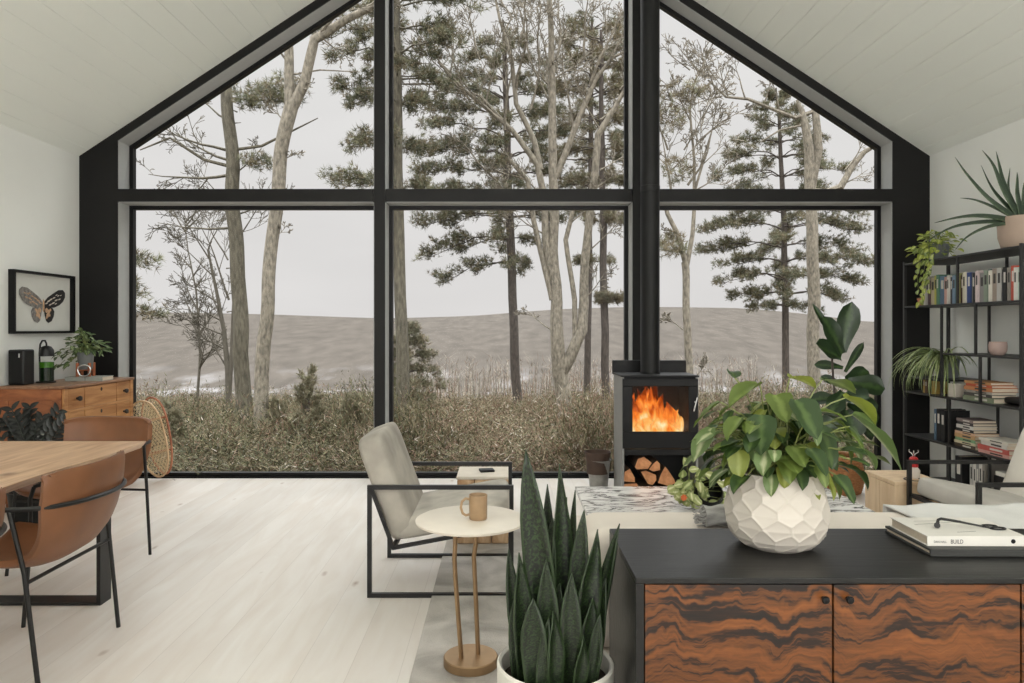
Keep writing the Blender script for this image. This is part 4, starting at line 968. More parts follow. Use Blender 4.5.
# ------------------------------------------------ snake plant
o = thing('snake_plant', 'tall dark snake plant in a white round pot in front of the sideboard end', 'plant', (.152, 2.10, 0))
mb = MB(); mb.lathe([(.12, 0), (.135, .01), (.158, .12), (.168, .30), (.170, .425), (.164, .432), (.157, .425), (.155, .37), (.0001, .37)], 72)
mb.build('pot', M['potwhite'], o)
MB().lathe([(.156, .375), (.0001, .385)], 48, cap0=False).build('soil', M['soil'], o)
M['snake'] = leafmat('snake_plant_leaf', C(10, 17, 9), C(50, 70, 36), rough=.4, trans=0, bands=22, edge=C(40, 56, 30))
def snshape(t): return float(np.interp(t, [0, .25, .5, .7, .85, .95, 1], [.55, .82, 1, .86, .52, .2, 0]))
def snleaf(tip, bx_, by_, wd_, Yt=None, tw=.3, yaw=0):
    Y = 2.10+by_ if Yt is None else Yt
    wd_ *= .8; T = W(tip[0], tip[1], Y)-Vector(o.location); B = Vector((bx_, by_, .375)); d = (T-B); Lg = d.length
    up = Vector((math.sin(yaw), -math.cos(yaw), 0))
    lf = MB().leaf(B-d.normalized()*.0, d, up, Lg*1.01, wd_, bend=.06*math.sin(tip[0]), fold=.24, n=14, shape=snshape, twist=tw, wave=.06)
    lf.build('leaf', M['snake'], o, solid=.0035, angle=180)
for a in (((526, 451), -.01, -.03, .11, None, .25, 0), ((559, 466), .02, .03, .09, None, -.4, .2), ((548, 487), .0, .08, .06, None, .5, 0), ((575, 492), .05, .05, .05, None, 1.2, 0), ((584, 511), .045, .0, .08, None, .4, 0),
          ((598, 532), .05, -.04, .09, None, -.4, 0), ((619, 525), .08, .0, .055, None, 1.5, .3), ((509, 550), -.10, .0, .055, None, .5, .3), ((519, 553), -.09, -.05, .07, None, -.5, 0), ((533, 598), -.06, -.10, .095, None, .2, 0),
          ((617, 545), .10, .03, .045, None, .8, -.3), ((553, 520), -.03, .02, .08, None, .9, 0), ((572, 575), .03, -.08, .08, None, .5, .3), ((592, 600), .08, -.07, .08, None, -.6, -.3), ((553, 612), -.01, -.11, .07, None, -.6, .2), ((530, 540), -.05, .05, .07, None, .7, 0),
          ((606, 580), .10, -.03, .06, None, .9, 0), ((545, 560), -.02, -.06, .085, None, .3, .2), ((566, 530), .01, .06, .07, None, -.8, 0), ((580, 556), .05, .05, .07, None, .6, .4), ((523, 590), -.08, .04, .06, None, -.7, 0), ((560, 585), .0, -.02, .08, None, .9, 0), ((600, 615), .09, -.09, .05, None, .3, 0), ((540, 500), -.03, .07, .05, None, 1.0, .3), ((567, 500), .03, .09, .04, None, -1.0, 0), ((592, 560), .07, .07, .05, None, 1.1, -.2), ((512, 575), -.10, .06, .045, None, 1.0, 0), ((549, 620), -.05, -.12, .05, None, .9, 0), ((583, 635), .05, -.12, .055, None, -.9, 0), ((514, 600), -.11, -.04, .05, None, .4, 0)):
    snleaf(*a)
# ------------------------------------------------ sofa (seen from behind, over the sideboard)
M['sofa'] = plain('cream_sofa_linen', C(220, 211, 201), .95, noise_amt=.04, nscale=6, bump=.15, bscale=220, spec=.1)
SX0, SX1, SY0, SY1 = .285, 2.34, 2.40, 3.30
o = thing('sofa', 'cream upholstered sofa whose back stands right behind the black sideboard', 'sofa', ((SX0+SX1)/2, (SY0+SY1)/2, .0125))
hx, hy = (SX1-SX0)/2, (SY1-SY0)/2
MB().box(-hx, hx, -hy, hy, .09, .30).build('base', M['sofa'], o, bevel=.03, seg=4)
MB().box(-hx, hx, -hy, -hy+.30, .302, .71).build('backrest', M['sofa'], o, bevel=.06, seg=5)
for sg in (-1, 1): MB().box(min(sg*hx, sg*(hx-.17)), max(sg*hx, sg*(hx-.17)), -hy+.302, hy, .302, .54).build('armrest', M['sofa'], o, bevel=.05, seg=4)
for sg in (-1, 1): MB().superq((sg*(hx-.17)/2, .15, .37), (hx-.17)/2, .29, .07, .25, .2).build('seat_cushion', M['sofa'], o, angle=80)
for sx_ in (-1, 1):
    for sy_ in (-1, 1): MB().lathe([(.015, 0), (.022, .09)], 16, (sx_*(hx-.08), sy_*(hy-.08), 0), cap1=True).build('leg', M['black'], o)
# rolled throw with fringe
M['throw'] = plain('grey_striped_throw', C(168, 166, 162), .95, noise_amt=.28, nscale=16, stretch=(.4, 3, 3), bump=.3, bscale=120, spec=.05)
o = thing('throw_blanket', 'rolled grey throw with fringed end lying on the sofa back beside the white planter', 'blanket', (.885, 2.46, .7235))
mb = MB().grid(40, 26, lambda u, v: (-.20+.27*v, math.cos(2*PI*u)*(.046+.006*math.sin(5*v*PI+2*u*PI*3)), .036+math.sin(2*PI*u)*(.034+.004*math.sin(7*v*PI+u*12))), closeu=True)
for k in range(5): mb.grid(24, 1, lambda u, v, k=k: (-.20-.0015*k+.0, math.cos(2*PI*u)*.046*(1-.2*k-.2*v), .036+math.sin(2*PI*u)*.034*(1-.2*k-.2*v)), closeu=True)
mb.build('roll', M['throw'], o, angle=180)
rng.seed(8); mb = MB()
for k in range(60):
    a = rng.uniform(0, 2*PI); r_ = rng.uniform(.01, .044); p = Vector((-.2, r_*math.cos(a), .036+r_*.75*math.sin(a))); 
    mb.tube([p, p+Vector((-.012, rng.uniform(-.006, .006), -.004)), p+Vector((-.026, rng.uniform(-.012, .012), -.01*rng.random()))], .0016, n=4)
mb.v = [(x, y, max(z, .003)) for x, y, z in mb.v]
mb.build('fringe', M['throw'], o)
# soft folded blanket on the right part of the sofa back
M['blanket'] = plain('pale_grey_blanket', C(216, 215, 212), .95, noise_amt=.08, nscale=5, bump=.3, bscale=160, spec=.05)
def bl(u, v):
    x = -.42+.84*u; t_ = v; h_ = .005+.0035*math.sin(u*17+v*5)+.002*math.sin(u*31+2*v)
    if t_ < .25: y = -.168; z = -.16+.64*t_; 
    elif t_ < .75: y = -.168+(t_-.25)*2*.345; z = .0
    else: y = .177; z = -(t_-.75)*.75
    if t_ < .25: return (x, y-h_*.5+.006, z)
    if t_ > .75: return (x, y+h_*.3, z)
    return (x, y, z+h_+.004)
mb = MB().grid(60, 40, bl); bo = mb.build('sofa_blanket', M['blanket'], None, solid=.006, angle=180)
bo.location = (1.86, 2.55, .7215); tag(bo, 'pale grey blanket draped over the sofa back behind the books', 'blanket')

# ------------------------------------------------ marble coffee table
m, t, b = newmat('veined_marble'); b.inputs['Roughness'].default_value = .2
co = N(t, 'TexCoord'); mpn = N(t, 'Mapping'); mpn.inputs['Rotation'].default_value = (0, 0, .75); mpn.inputs['Scale'].default_value = (1.5, 5.5, 1); L(t, co.outputs['Object'], mpn.inputs[0])
n1 = N(t, 'TexNoise', Scale=1.6, Detail=8.0, Distortion=1.6, Roughness=.65); L(t, mpn.outputs[0], n1.inputs['Vector'])
r = N(t, 'ValToRGB'); el = r.color_ramp.elements; el[0].position = .40; el[0].color = C(232, 229, 225); el[1].position = .60; el[1].color = C(236, 233, 229)
for p_, c_ in ((.455, C(222, 218, 214)), (.485, C(108, 102, 100)), (.50, C(84, 80, 80)), (.515, C(128, 122, 118)), (.545, C(226, 222, 218))): q_ = el.new(p_); q_.color = c_
L(t, n1.outputs['Fac'], r.inputs[0]); L(t, r.outputs[0], b.inputs['Base Color']); M['marble'] = m
o = thing('coffee_table', 'low coffee table with grey-veined white marble top in front of the stove', 'coffee table', (1.243, 4.10, .0125))
MB().box(-.787, .787, -.45, .45, .355, .387).build('tabletop', M['marble'], o, bevel=.004)
MB().box(-.62, .62, -.33, .33, .325, .354).build('apron', M['black'], o)
for sx_ in (-1, 1):
    for sy_ in (-1, 1): MB().box(sx_*.59-.025, sx_*.59+.025, sy_*.30-.025, sy_*.30+.025, 0, .324).build('leg', M['black'], o)

# leafy variegated plant in a black round bowl on the marble
M['hoya'] = leafmat('variegated_leaf', C(164, 172, 112), C(214, 214, 170), rough=.45, trans=.2)
M['hoya2'] = leafmat('variegated_leaf_dark', C(128, 142, 84), C(190, 196, 140), rough=.45, trans=.2)
HX, HY = 1.09, 4.02
o = thing('black_bowl', 'round black bowl tipped towards the room, ringed by variegated leaves on the marble table', 'bowl', (HX+.035, HY, .40))
mb = MB(); prof = [(.0001, .0), (.035, .003), (.065, .025), (.082, .06), (.082, .10), (.072, .128), (.068, .128), (.077, .10), (.076, .06), (.06, .03), (.0001, .012)]
mb.lathe(prof, 40, cap0=False); R_ = Matrix.Rotation(math.radians(52), 3, 'X')
mb.v = [tuple(R_ @ Vector(v)+Vector((0, 0, .0))) for v in mb.v]; zmin = min(v[2] for v in mb.v); mb.v = [(x, y, z-zmin) for x, y, z in mb.v]
mb.build('bowl', M['frame'], o, angle=60)
o = thing('variegated_plant', 'trailing plant with cream and green leaves on the marble coffee table', 'plant', (HX, HY, .40))
rng.seed(15); lf = MB(); st_ = MB()
ring = [(.045+.085*math.cos(a), .10+.085*math.sin(a)) for a in np.linspace(0, 2*PI, 15)[:-1]]
spots = [(x, -.09+.03*rng.random(), z) for x, z in ring]+[(-.07+rng.gauss(0, .042), rng.uniform(-.12, .02), .09+rng.gauss(0, .045)) for _ in range(70)]
for (x, y, z) in spots:
    z = max(.03, z); a = rng.uniform(0, 2*PI); d = Vector((math.cos(a), -.35, math.sin(a)*.9)); lf.mat(rng.choice((0, 0, 1)))
    L_ = rng.uniform(.045, .068)
    if z+d.normalized().z*L_ < .008: d.z = abs(d.z)
    lf.leaf((x, y, z), d, (0, -1, .4), L_, L_*.72, bend=rng.uniform(-.5, .6), fold=.12, n=5)
    st_.tube([(-.05, 0, .03), ((x-.05)/2, y*.6, z*.7+.03), (x, y, z)], .0018, n=4, caps=False)
lf.build('foliage', [M['hoya'], M['hoya2']], o, angle=180); st_.build('stems', M['stalk'], o)
M['orange'] = plain('orange_petal', C(196, 96, 48), .5)
fl_ = MB()
for k in range(7): fl_.leaf((-.115, -.135, .085), (math.cos(k*.9), -.3, math.sin(k*.9)), (0, -1, 0), .02, .014, bend=.3, n=4)
fl_.build('flower', M['orange'], o)

# ------------------------------------------------ wood stove with flue
SXa, SXb, SYa, SYb = .970, 1.592, 5.87, 6.30
cx_, cy_ = (SXa+SXb)/2, (SYa+SYb)/2
o = thing('wood_stove', 'black wood-burning stove with glass door, log store beneath and tall flue pipe', 'stove', (cx_, cy_, 0))
hx, hy = (SXb-SXa)/2, (SYb-SYa)/2
def sb(x0, x1, y0, y1, z0, z1, mb=None): return (mb or MB()).box(x0, x1, y0, y1, z0, z1)
HT = 1.012
sb(-hx-.008, hx+.008, -hy-.006, hy, HT-.012, HT+.002).build('top_plate', M['stove'], o, bevel=.003)
mb = MB(); sb(-hx, -hx+.018, -hy, hy, 0, HT-.013, mb); mb.build('side_panel', M['stove_side'], o, smooth=False)
mb = MB(); sb(hx-.018, hx, -hy, hy, 0, HT-.013, mb); mb.build('side_panel', M['stove_side'], o, smooth=False)
mb = MB(); sb(-hx+.019, hx-.019, hy-.02, hy, 0, HT-.013, mb); sb(-hx+.019, hx-.019, -hy+.01, hy-.021, 0, .02, mb); sb(-hx+.019, hx-.019, -hy+.002, hy-.021, .362, .412, mb)
sb(-hx+.019, hx-.019, -hy+.03, hy-.021, .93, HT-.013, mb); mb.build('body', M['stove'], o, smooth=False)
M['firebrick'] = plain('sooty_firebrick', C(52, 40, 33), .9, noise_amt=.3, nscale=9)
mb = MB(); sb(-hx+.019, -hx+.06, -hy+.05, hy-.021, .413, .929, mb); sb(hx-.06, hx-.019, -hy+.05, hy-.021, .413, .929, mb); sb(-hx+.061, hx-.061, hy-.05, hy-.021, .413, .929, mb); mb.build('firebox', M['firebrick'], o, smooth=False)
# door frame round the glass
gx0, gx1, gz0, gz1 = -hx+.085, hx-.082, .555, .935
dr = MB(); y0, y1 = -hy-.012, -hy+.016
sb(-hx+.004, hx-.004, y0, y1, gz1-.01, .985, dr); sb(-hx+.004, hx-.004, y0, y1, .418, gz0, dr); sb(-hx+.004, gx0, y0, y1, gz0, gz1-.01, dr); sb(gx1, hx-.004, y0, y1, gz0, gz1-.01, dr)
dr.build('door', M['frame'], o, bevel=.004)
m, t, b = newmat('stove_glass'); t.nodes.remove(b); tb2 = N(t, 'BsdfTransparent'); tb2.inputs[0].default_value = (.9, .88, .85, 1); g2 = N(t, 'BsdfGlossy'); g2.inputs['Roughness'].default_value = .02
ms = N(t, 'MixShader'); ms.inputs[0].default_value = .03; L(t, tb2.outputs[0], ms.inputs[1]); L(t, g2.outputs[0], ms.inputs[2]); L(t, ms.outputs[0], t.nodes['Material Output'].inputs[0])
sb(gx0, gx1, -hy+.002, -hy+.006, gz0, gz1-.01).build('door_glass', m, o, smooth=False)
mb = MB(); mb.bar((hx-.034, -hy-.012, .80), (hx-.034, -hy-.035, .80), .014); mb.bar((hx-.020, -hy-.036, .84), (hx-.050, -hy-.036, .725), .034, .012); mb.build('door_handle', M['chrome'], o, bevel=.002)
sb(-hx+.02, hx-.02, -hy-.006, -hy+.001, .364, .409).build('ash_lip', M['stove'], o, bevel=.002)
pz = zc(XC+1.26)-.0
fp = MB(); fp.lathe([(.084, HT+.003), (.084, HT+.02), (.080, HT+.03), (.080, 2.55), (.083, 2.552), (.083, 2.60), (.080, 2.602), (.080, 4.64)], 40, (1.247-cx_, .02, 0), cap0=True, cap1=True); fp.build('flue_pipe', M['stove'], o)
sb(-hx-.0, hx+.022, hy+.045, hy+.11, HT-.02, 1.115).build('heat_shield', M['frame'], o, bevel=.003)
sb(-.05, .05, hy+.001, hy+.044, HT-.06, HT-.02).build('bracket', M['frame'], o)
# fire: burning splits and flame tongues
M['char'] = plain('charred_log', C(40, 26, 20), .9, noise_amt=.5, nscale=20)
for (a0, b0, c0) in ((-.17, .02, .05), (.0, -.04, .0), (.12, .05, -.04)):
    MB().tube([(a0-.09, b0, .46), (a0+.0, b0+c0, .475), (a0+.11, b0+.03, .465)], [.038, .042, .036], n=9).build('burning_log', M['char'], o)
m, t, b = newmat('flame'); t.nodes.remove(b)
co = N(t, 'TexCoord'); s_ = N(t, 'SeparateXYZ'); L(t, co.outputs['Object'], s_.inputs[0])
mpn = N(t, 'Mapping'); mpn.inputs['Scale'].default_value = (1, 1, .45); L(t, co.outputs['Object'], mpn.inputs[0])
n1 = N(t, 'TexNoise', Scale=13.0, Detail=4.0, Distortion=.8); L(t, mpn.outputs[0], n1.inputs['Vector'])
mrf = N(t, 'MapRange'); mrf.inputs[1].default_value = .52; mrf.inputs[2].default_value = .95; mrf.inputs[3].default_value = .26; mrf.inputs[4].default_value = -.14; L(t, s_.outputs[2], mrf.inputs[0])
ad = N(t, 'Math', operation='ADD'); L(t, n1.outputs['Fac'], ad.inputs[0]); L(t, mrf.outputs[0], ad.inputs[1])
r = N(t, 'ValToRGB'); el = r.color_ramp.elements; el[0].position = .36; el[0].color = (.10, .012, .001, 1); el[1].position = .86; el[1].color = (1, .86, .50, 1)
for p_, c_ in ((.48, (.62, .10, .008, 1)), (.60, (1, .26, .03, 1)), (.72, (1, .50, .12, 1))): q_ = el.new(p_); q_.color = c_
L(t, ad.outputs[0], r.inputs[0]); em = N(t, 'Emission', Strength=1.25); L(t, r.outputs[0], em.inputs[0])
tp = N(t, 'BsdfTransparent'); lw = N(t, 'LayerWeight', Blend=.35); rr_ = N(t, 'ValToRGB'); rr_.color_ramp.elements[0].position = .0; rr_.color_ramp.elements[0].color = (1, 1, 1, 1); rr_.color_ramp.elements[1].position = .55; rr_.color_ramp.elements[1].color = (0, 0, 0, 1)
L(t, lw.outputs['Facing'], rr_.inputs[0]); ms = N(t, 'MixShader'); L(t, rr_.outputs[0], ms.inputs[0]); L(t, tp.outputs[0], ms.inputs[1]); L(t, em.outputs[0], ms.inputs[2]); L(t, ms.outputs[0], t.nodes['Material Output'].inputs[0])
M['flame'] = m
rng.seed(4); fm_ = MB()
for (x, y, h, r0, wv) in ((-.17, .0, .36, .06, .5), (-.10, -.03, .46, .075, 1), (-.02, .02, .50, .08, 1.6), (.05, -.02, .40, .07, .9), (-.14, .05, .44, .06, 2.2), (.12, .0, .27, .07, .2), (.18, .03, .25, .055, 1.1), (-.06, -.05, .28, .08, .4), (.04, .06, .42, .06, 2.9), (.19, -.04, .20, .05, 1.9), (-.19, -.04, .22, .045, .7), (.0, -.07, .2, .07, 1.2), (.13, -.06, .17, .06, 0.1), (-.12, -.08, .17, .06, .6), (-.20, .04, .40, .055, 1.5), (-.06, .04, .50, .07, 2.6), (.09, -.04, .33, .075, 2.2), (.0, .0, .46, .06, .1), (.16, .05, .30, .07, 2.8), (-.15, -.05, .34, .07, 3.1)):
    def fn(u, v, x=x, y=y, h=h, r0=r0, wv=wv):
        rr = r0*(math.sin(PI*min(1, (v*.86+.14)))**.9)*(1-.35*v)+.0005; a = 2*PI*u
        rr *= 1+.22*math.sin(3*a+wv*3+v*7)
        return (x+rr*math.cos(a)+.035*math.sin(v*5+wv*2)*v, y+rr*.5*math.sin(a), .475+h*v*.94)
    fm_.grid(20, 22, fn, closeu=True)
fl_o = fm_.build('flames', M['flame'], o, angle=180)
# split logs in the store
M['logend'] = woodmat('split_log_face', C(176, 116, 76), C(212, 152, 108), scale=(2, 2, 2), ns=9, dist=1, rough=.85, p=(.3, .7), bump=.2)
M['logbark'] = plain('log_bark', C(92, 70, 54), .9, noise_amt=.35, nscale=16, bump=.4)
ll = [[(634, 467), (637, 459), (643, 457), (651, 463), (647, 469), (636, 469.5)], [(648, 469.5), (652, 464), (656, 460.5), (659, 464), (659, 470), (652, 471.5)], [(622.8, 481.5), (624, 472), (629, 469), (634, 478), (634, 482.5)],
      [(640, 472), (645, 470.8), (655, 475), (655.5, 480), (652, 485), (647, 484)], [(657, 483), (660, 474), (664, 466.5), (667, 470), (673, 479), (674.5, 483), (668, 486)], [(623, 495), (623, 484.5), (636, 483.5), (638, 490), (637, 496)], [(640, 496), (640, 488), (650, 486.5), (656, 490), (656, 496)], [(659, 496), (659, 488.5), (674, 487.5), (676, 496)]]
lbl = ['upper split log nearest the grey side panel of the stove', 'small upper split log leaning on the topmost one', 'wedge of split log against the side panel at mid height of the store', 'broad split log in the middle of the log store', 'tall triangular split log at the open end of the store', 'lowest split log beside the grey side panel', 'lowest split log under the middle of the pile', 'lowest split log under the tall triangular one']
for k, poly in enumerate(ll):
    poly = [((a-503)*.00816-1.281+.008, 1.4-(b_-328)*.00816+.0) for a, b_ in poly]
    ar = sum(poly[i][0]*poly[(i+1) % len(poly)][1]-poly[(i+1) % len(poly)][0]*poly[i][1] for i in range(len(poly)))
    if ar < 0: poly.reverse()
    x0_ = sum(p[0] for p in poly)/len(poly); z0_ = min(p[1] for p in poly)
    poly = [(a-x0_, b_-z0_) for a, b_ in poly]; lg = MB(); n = len(poly); y0 = -.20+rng.uniform(-.012, .01); y1 = .17
    lg.mat(1).add([(a, y0, b_) for a, b_ in poly]+[(a, y1, b_) for a, b_ in poly], [(i, (i+1) % n, n+(i+1) % n, n+i) for i in range(n)])
    lg.mat(0).add([(a, y0, b_) for a, b_ in poly], [tuple(range(n))]); lg.add([(a, y1, b_) for a, b_ in poly], [tuple(reversed(range(n)))])
    lo = lg.build('split_log', [M['logend'], M['logbark']], None, bevel=.004, smooth=False); lo.location = (cx_+x0_, cy_, z0_)
    tag(lo, lbl[k], 'log', 'split logs in the stove log store')
# buckets either side
M['galv'] = plain('galvanised_steel', C(150, 148, 144), .5, metal=.4, noise_amt=.15, nscale=20)
M['darkwood'] = plain('dark_leather_lining', C(70, 52, 42), .7, noise_amt=.2)
o = thing('ash_bucket', 'grey metal bucket with dark inside standing on the floor left of the stove', 'bucket', (.845, 6.36, 0))
MB().lathe([(.075, 0), (.08, .003), (.10, .22), (.108, .235), (.112, .24), (.107, .24), (.096, .22), (.078, .01), (.0001, .01)], 40).build('bucket', M['galv'], o)
MB().lathe([(.096, .12), (.100, .235), (.1185, .31), (.113, .31), (.094, .235), (.0001, .21)], 40, (-.01, -.005, 0), cap0=False).build('liner', M['darkwood'], o)
M['olive'] = plain('olive_grey_canvas', C(88, 88, 78), .8, noise_amt=.12)
o = MB().lathe([(.11, 0), (.112, .01), (.085, .30), (.078, .31), (.0001, .29)], 32).build('kindling_sack', M['olive']); o.location = (1.735, 6.22, 0)
tag(o, 'grey-green tapered sack standing close against the right side of the stove', 'sack')

# ------------------------------------------------ fiddle-leaf fig in basket
m, t, b = newmat('woven_wicker'); b.inputs['Roughness'].default_value = .7
co = N(t, 'TexCoord'); wv = N(t, 'TexWave', Scale=14.0, Distortion=2.0); wv.bands_direction = 'Z'; L(t, co.outputs['Object'], wv.inputs['Vector'])
nn = N(t, 'TexNoise', Scale=40.0); L(t, co.outputs['Object'], nn.inputs['Vector']); r = N(t, 'ValToRGB'); r.color_ramp.elements[0].color = C(122, 74, 42); r.color_ramp.elements[1].color = C(190, 134, 86); L(t, nn.outputs['Fac'], r.inputs[0])
L(t, r.outputs[0], b.inputs['Base Color']); M['wicker'] = m
FXp, FYp = 2.86, 6.18
o = thing('fiddle_leaf_fig', 'dark fiddle-leaf fig in a woven basket by the right end of the window', 'plant', (FXp, FYp, 0))
bk_ = MB()
for k in range(17):
    z = .012+k*.0185; rr = .165+.045*math.sin(PI*min(1, (k+3)/20)); bk_.tube([(rr*math.cos(a)*(1+.012*math.sin(a*24+k*PI)), rr*math.sin(a)*(1+.012*math.sin(a*24+k*PI)), z) for a in np.linspace(0, 2*PI, 97)[:-1]], .0115, n=6, closed=True)
bk_.lathe([(.165, .004), (.0001, .004)], 32, cap0=False); bk_.build('basket', M['wicker'], o)
MB().lathe([(.185, .27), (.0001, .28)], 32, cap0=False).build('soil', M['soil'], o)
MB().tube([(0, 0, .27), (.01, 0, .6), (-.02, .01, .95), (-.04, 0, 1.2), (-.03, 0, 1.42)], [.014, .012, .010, .009, .006], n=10).build('stem', M['bark_dark'], o)
M['fig'] = leafmat('fig_leaf', C(40, 60, 34), C(66, 90, 48), rough=.35, trans=.12)
def figshape(t): return (.28+.95*t**1.2 if t < .55 else (.28+.95*.55**1.2)*math.sqrt(max(0, 1-((t-.55)/.45)**2.2))*1.02)*1.15
lf = MB(); rng.seed(3)
# (base px,py  ->  tip px,py, width px)
for (bx_, by_, tx_, ty_, wd_, dy) in ((842, 352, 851, 304, 24, 0), (842, 354, 826, 318, 22, -.03), (841, 358, 812, 346, 22, -.05), (843, 352, 812, 306, 8, .04), (843, 368, 815, 362, 12, .06), (845, 372, 862, 345, 9, .05), (848, 382, 884, 388, 26, -.04), (846, 380, 866, 374, 20, .05),
        (846, 392, 874, 414, 28, -.08), (842, 386, 822, 376, 10, .05), (843, 392, 832, 410, 20, -.06), (846, 398, 866, 396, 24, -.1), (848, 402, 882, 425, 26, 0), (838, 398, 812, 400, 16, .08), (846, 410, 858, 436, 26, -.06), (842, 405, 828, 430, 24, 0), (848, 415, 876, 436, 22, .06)):
    a_ = W(bx_, by_, FYp+dy*.3)-Vector(o.location); b_ = W(tx_, ty_, FYp+dy*2)-Vector(o.location); d = b_-a_
    lf.leaf(a_, d, Vector((-.2, -1, .55)), d.length*1.05, wd_/FPX*FYp*1.05, bend=rng.uniform(-.3, .5), fold=rng.uniform(.05, .2), n=8, shape=figshape, twist=rng.uniform(-.3, .3), wave=.03)
lf.build('foliage', M['fig'], o, angle=180)

# ------------------------------------------------ pale wood cabinet cube + red-capped bottle
M['birch'] = woodmat('pale_birch_ply', C(206, 176, 140), C(228, 202, 168), scale=(6, 6, .8), ns=3, dist=.5, rough=.55, p=(.3, .7))
o = thing('cube_cabinet', 'pale birch cube cabinet beside the basket, behind the right armchair', 'cabinet', (2.605, 4.69, .0125))
MB().box(-.135, .15, -.185, .185, 0, .40).build('body', M['birch'], o, bevel=.003)
MB().box(-.155, .155, -.19, .19, .401, .425).build('top', M['birch'], o, bevel=.003)
MB().box(-.154, -.136, -.185, -.003, .004, .398).build('door', M['birch'], o, bevel=.002)
MB().box(-.154, -.136, .003, .185, .004, .398).build('door', M['birch'], o, bevel=.002)
M['red'] = plain('red_enamel', C(176, 28, 30), .4)
o = thing('glass_bottle', 'small glass bottle with red cap and wire finial on the birch cube', 'bottle', (2.635, 4.62, .4385))
MB().lathe([(.034, 0), (.037, .004), (.037, .05), (.024, .068), (.022, .07), (.0001, .07)], 28).build('bottle', M['ceramic'], o)
MB().lathe([(.026, .071), (.026, .125), (.016, .135), (.0001, .135)], 28).build('cap', M['red'], o)
mb = MB()
for a in (0, 2.1, 4.2): mb.tube([(0, 0, .135), (.012*math.cos(a), .012*math.sin(a), .155), (.03*math.cos(a), .03*math.sin(a), .165), (.028*math.cos(a), .028*math.sin(a), .18)], .0035, n=6)
mb.build('finial', M['chrome'], o)
cr = MB().tube([(.0+.055*math.cos(a), .05*math.sin(a), .003) for a in np.linspace(.3, 5.6, 30)], .003, n=6).build('cable', M['steel']); cr.location = (2.60, 4.56, .4385)
tag(cr, 'loop of thin dark cable lying on the birch cube', 'cable')
# ------------------------------------------------ antique chest of drawers by the left wall
M['chest'] = woodmat('honey_pine_chest', C(150, 98, 56), C(196, 146, 96), scale=(9, 1.0, 9), ns=3, dist=.6, rough=.42, p=(.3, .72))
M['chest_side'] = woodmat('reddish_pine_side', C(122, 68, 38), C(168, 104, 62), scale=(3, 9, 9), ns=2.5, dist=.8, rough=.42, p=(.3, .72))
M['chest_top'] = woodmat('brown_chest_top', C(118, 84, 62), C(158, 120, 92), scale=(9, 1.0, 9), ns=3, dist=.6, rough=.4, p=(.3, .72))
M['knob'] = plain('dark_turned_knob', C(34, 26, 24), .35)
CX0, CX1, CY0, CY1, CH = XL+.012, -3.345, 5.49, 6.515, .957
o = thing('chest_of_drawers', 'antique honey-coloured wooden chest of drawers in the left corner by the window', 'chest of drawers', ((CX0+CX1)/2, (CY0+CY1)/2, 0))
hx, hy = (CX1-CX0)/2, (CY1-CY0)/2
MB().box(-hx, hx+.012, -hy-.012, hy+.0, CH-.022, CH).build('top', M['chest_top'], o, bevel=.005, seg=3)
mb = MB(); mb.box(-hx, hx-.02, -hy, hy-.005, .06, CH-.023); mb.build('carcass', M['chest_side'], o)
mb = MB()   # framed near side
for (x0, x1, z0, z1) in ((-hx, hx-.02, CH-.11, CH-.024), (-hx, -hx+.07, .06, CH-.111), (hx-.09, hx-.02, .06, CH-.111), (-hx+.071, hx-.091, .06, .14)): mb.box(x0, x1, -hy-.010, -hy-.001, z0, z1)
mb.build('side_frame', M['chest_side'], o, bevel=.002)
mb = MB(); px_ = [CH-.024-k*.178 for k in range(6)]
for yy in (-hy, hy-.055): mb.box(hx-.019, hx+.002, yy, yy+.05, .06, CH-.024)
for z in px_[1:]: mb.box(hx-.019, hx+.004, -hy+.051, hy-.056, z-.010, z+.010)
mb.build('front_frame', M['chest'], o, bevel=.002)
cols = [(-hy+.055, -hy+.265), (-hy+.275, hy-.285), (hy-.275, hy-.06)]
for r_ in range(5):
    z1, z0 = px_[r_]-.011, px_[r_+1]+.011
    if r_ == 0: z1 = px_[0]-.004
    for ci, (a0, a1) in enumerate(cols):
        d = MB().box(hx-.018, hx+.0, a0, a1, z0, z1).build('drawer', M['chest'], o, bevel=.004, seg=2)
        ym, zm = (a0+a1)/2, (z0+z1)/2
        if ci != 1:
            k = MB().lathe([(.009, 0), (.009, .010), (.017, .016), (.021, .028), (.017, .038), (.0001, .041)], 20); k.v = [(hx+.0+c, ym+a, zm+b_) for a, b_, c in k.v]; k.build('knob', M['knob'], d)
        else:
            k = MB().lathe([(.012, 0), (.011, .003), (.0001, .003)], 16); k.v = [(hx+c, ym+a, zm+.045+b_*1.3) for a, b_, c in k.v]; k.build('keyhole', M['knob'], d)
for sx_ in (-1, 1):
    for sy_ in (-1, 1): MB().lathe([(.018, 0), (.03, .02), (.032, .045), (.022, .0595)], 16, (sx_*(hx-.05), sy_*(hy-.05), 0), cap1=True).build('foot', M['chest_side'], o)

def WZ(px, py, Y): return W(px, py, Y)
# black speaker
o = thing('speaker', 'black box speaker on the near end of the chest of drawers', 'speaker', (-3.69, 5.66, CH))
MB().box(-.135, -.01, -.10, .03, 0, .275).build('cabinet', M['steel'], o, bevel=.012, seg=3)
MB().box(-.125, -.02, -.104, -.1005, .012, .263).build('grille', M['frame'], o, bevel=.002)
MB().box(-.048, -.038, -.1065, -.1045, .215, .245).build('badge', M['chrome'], o)
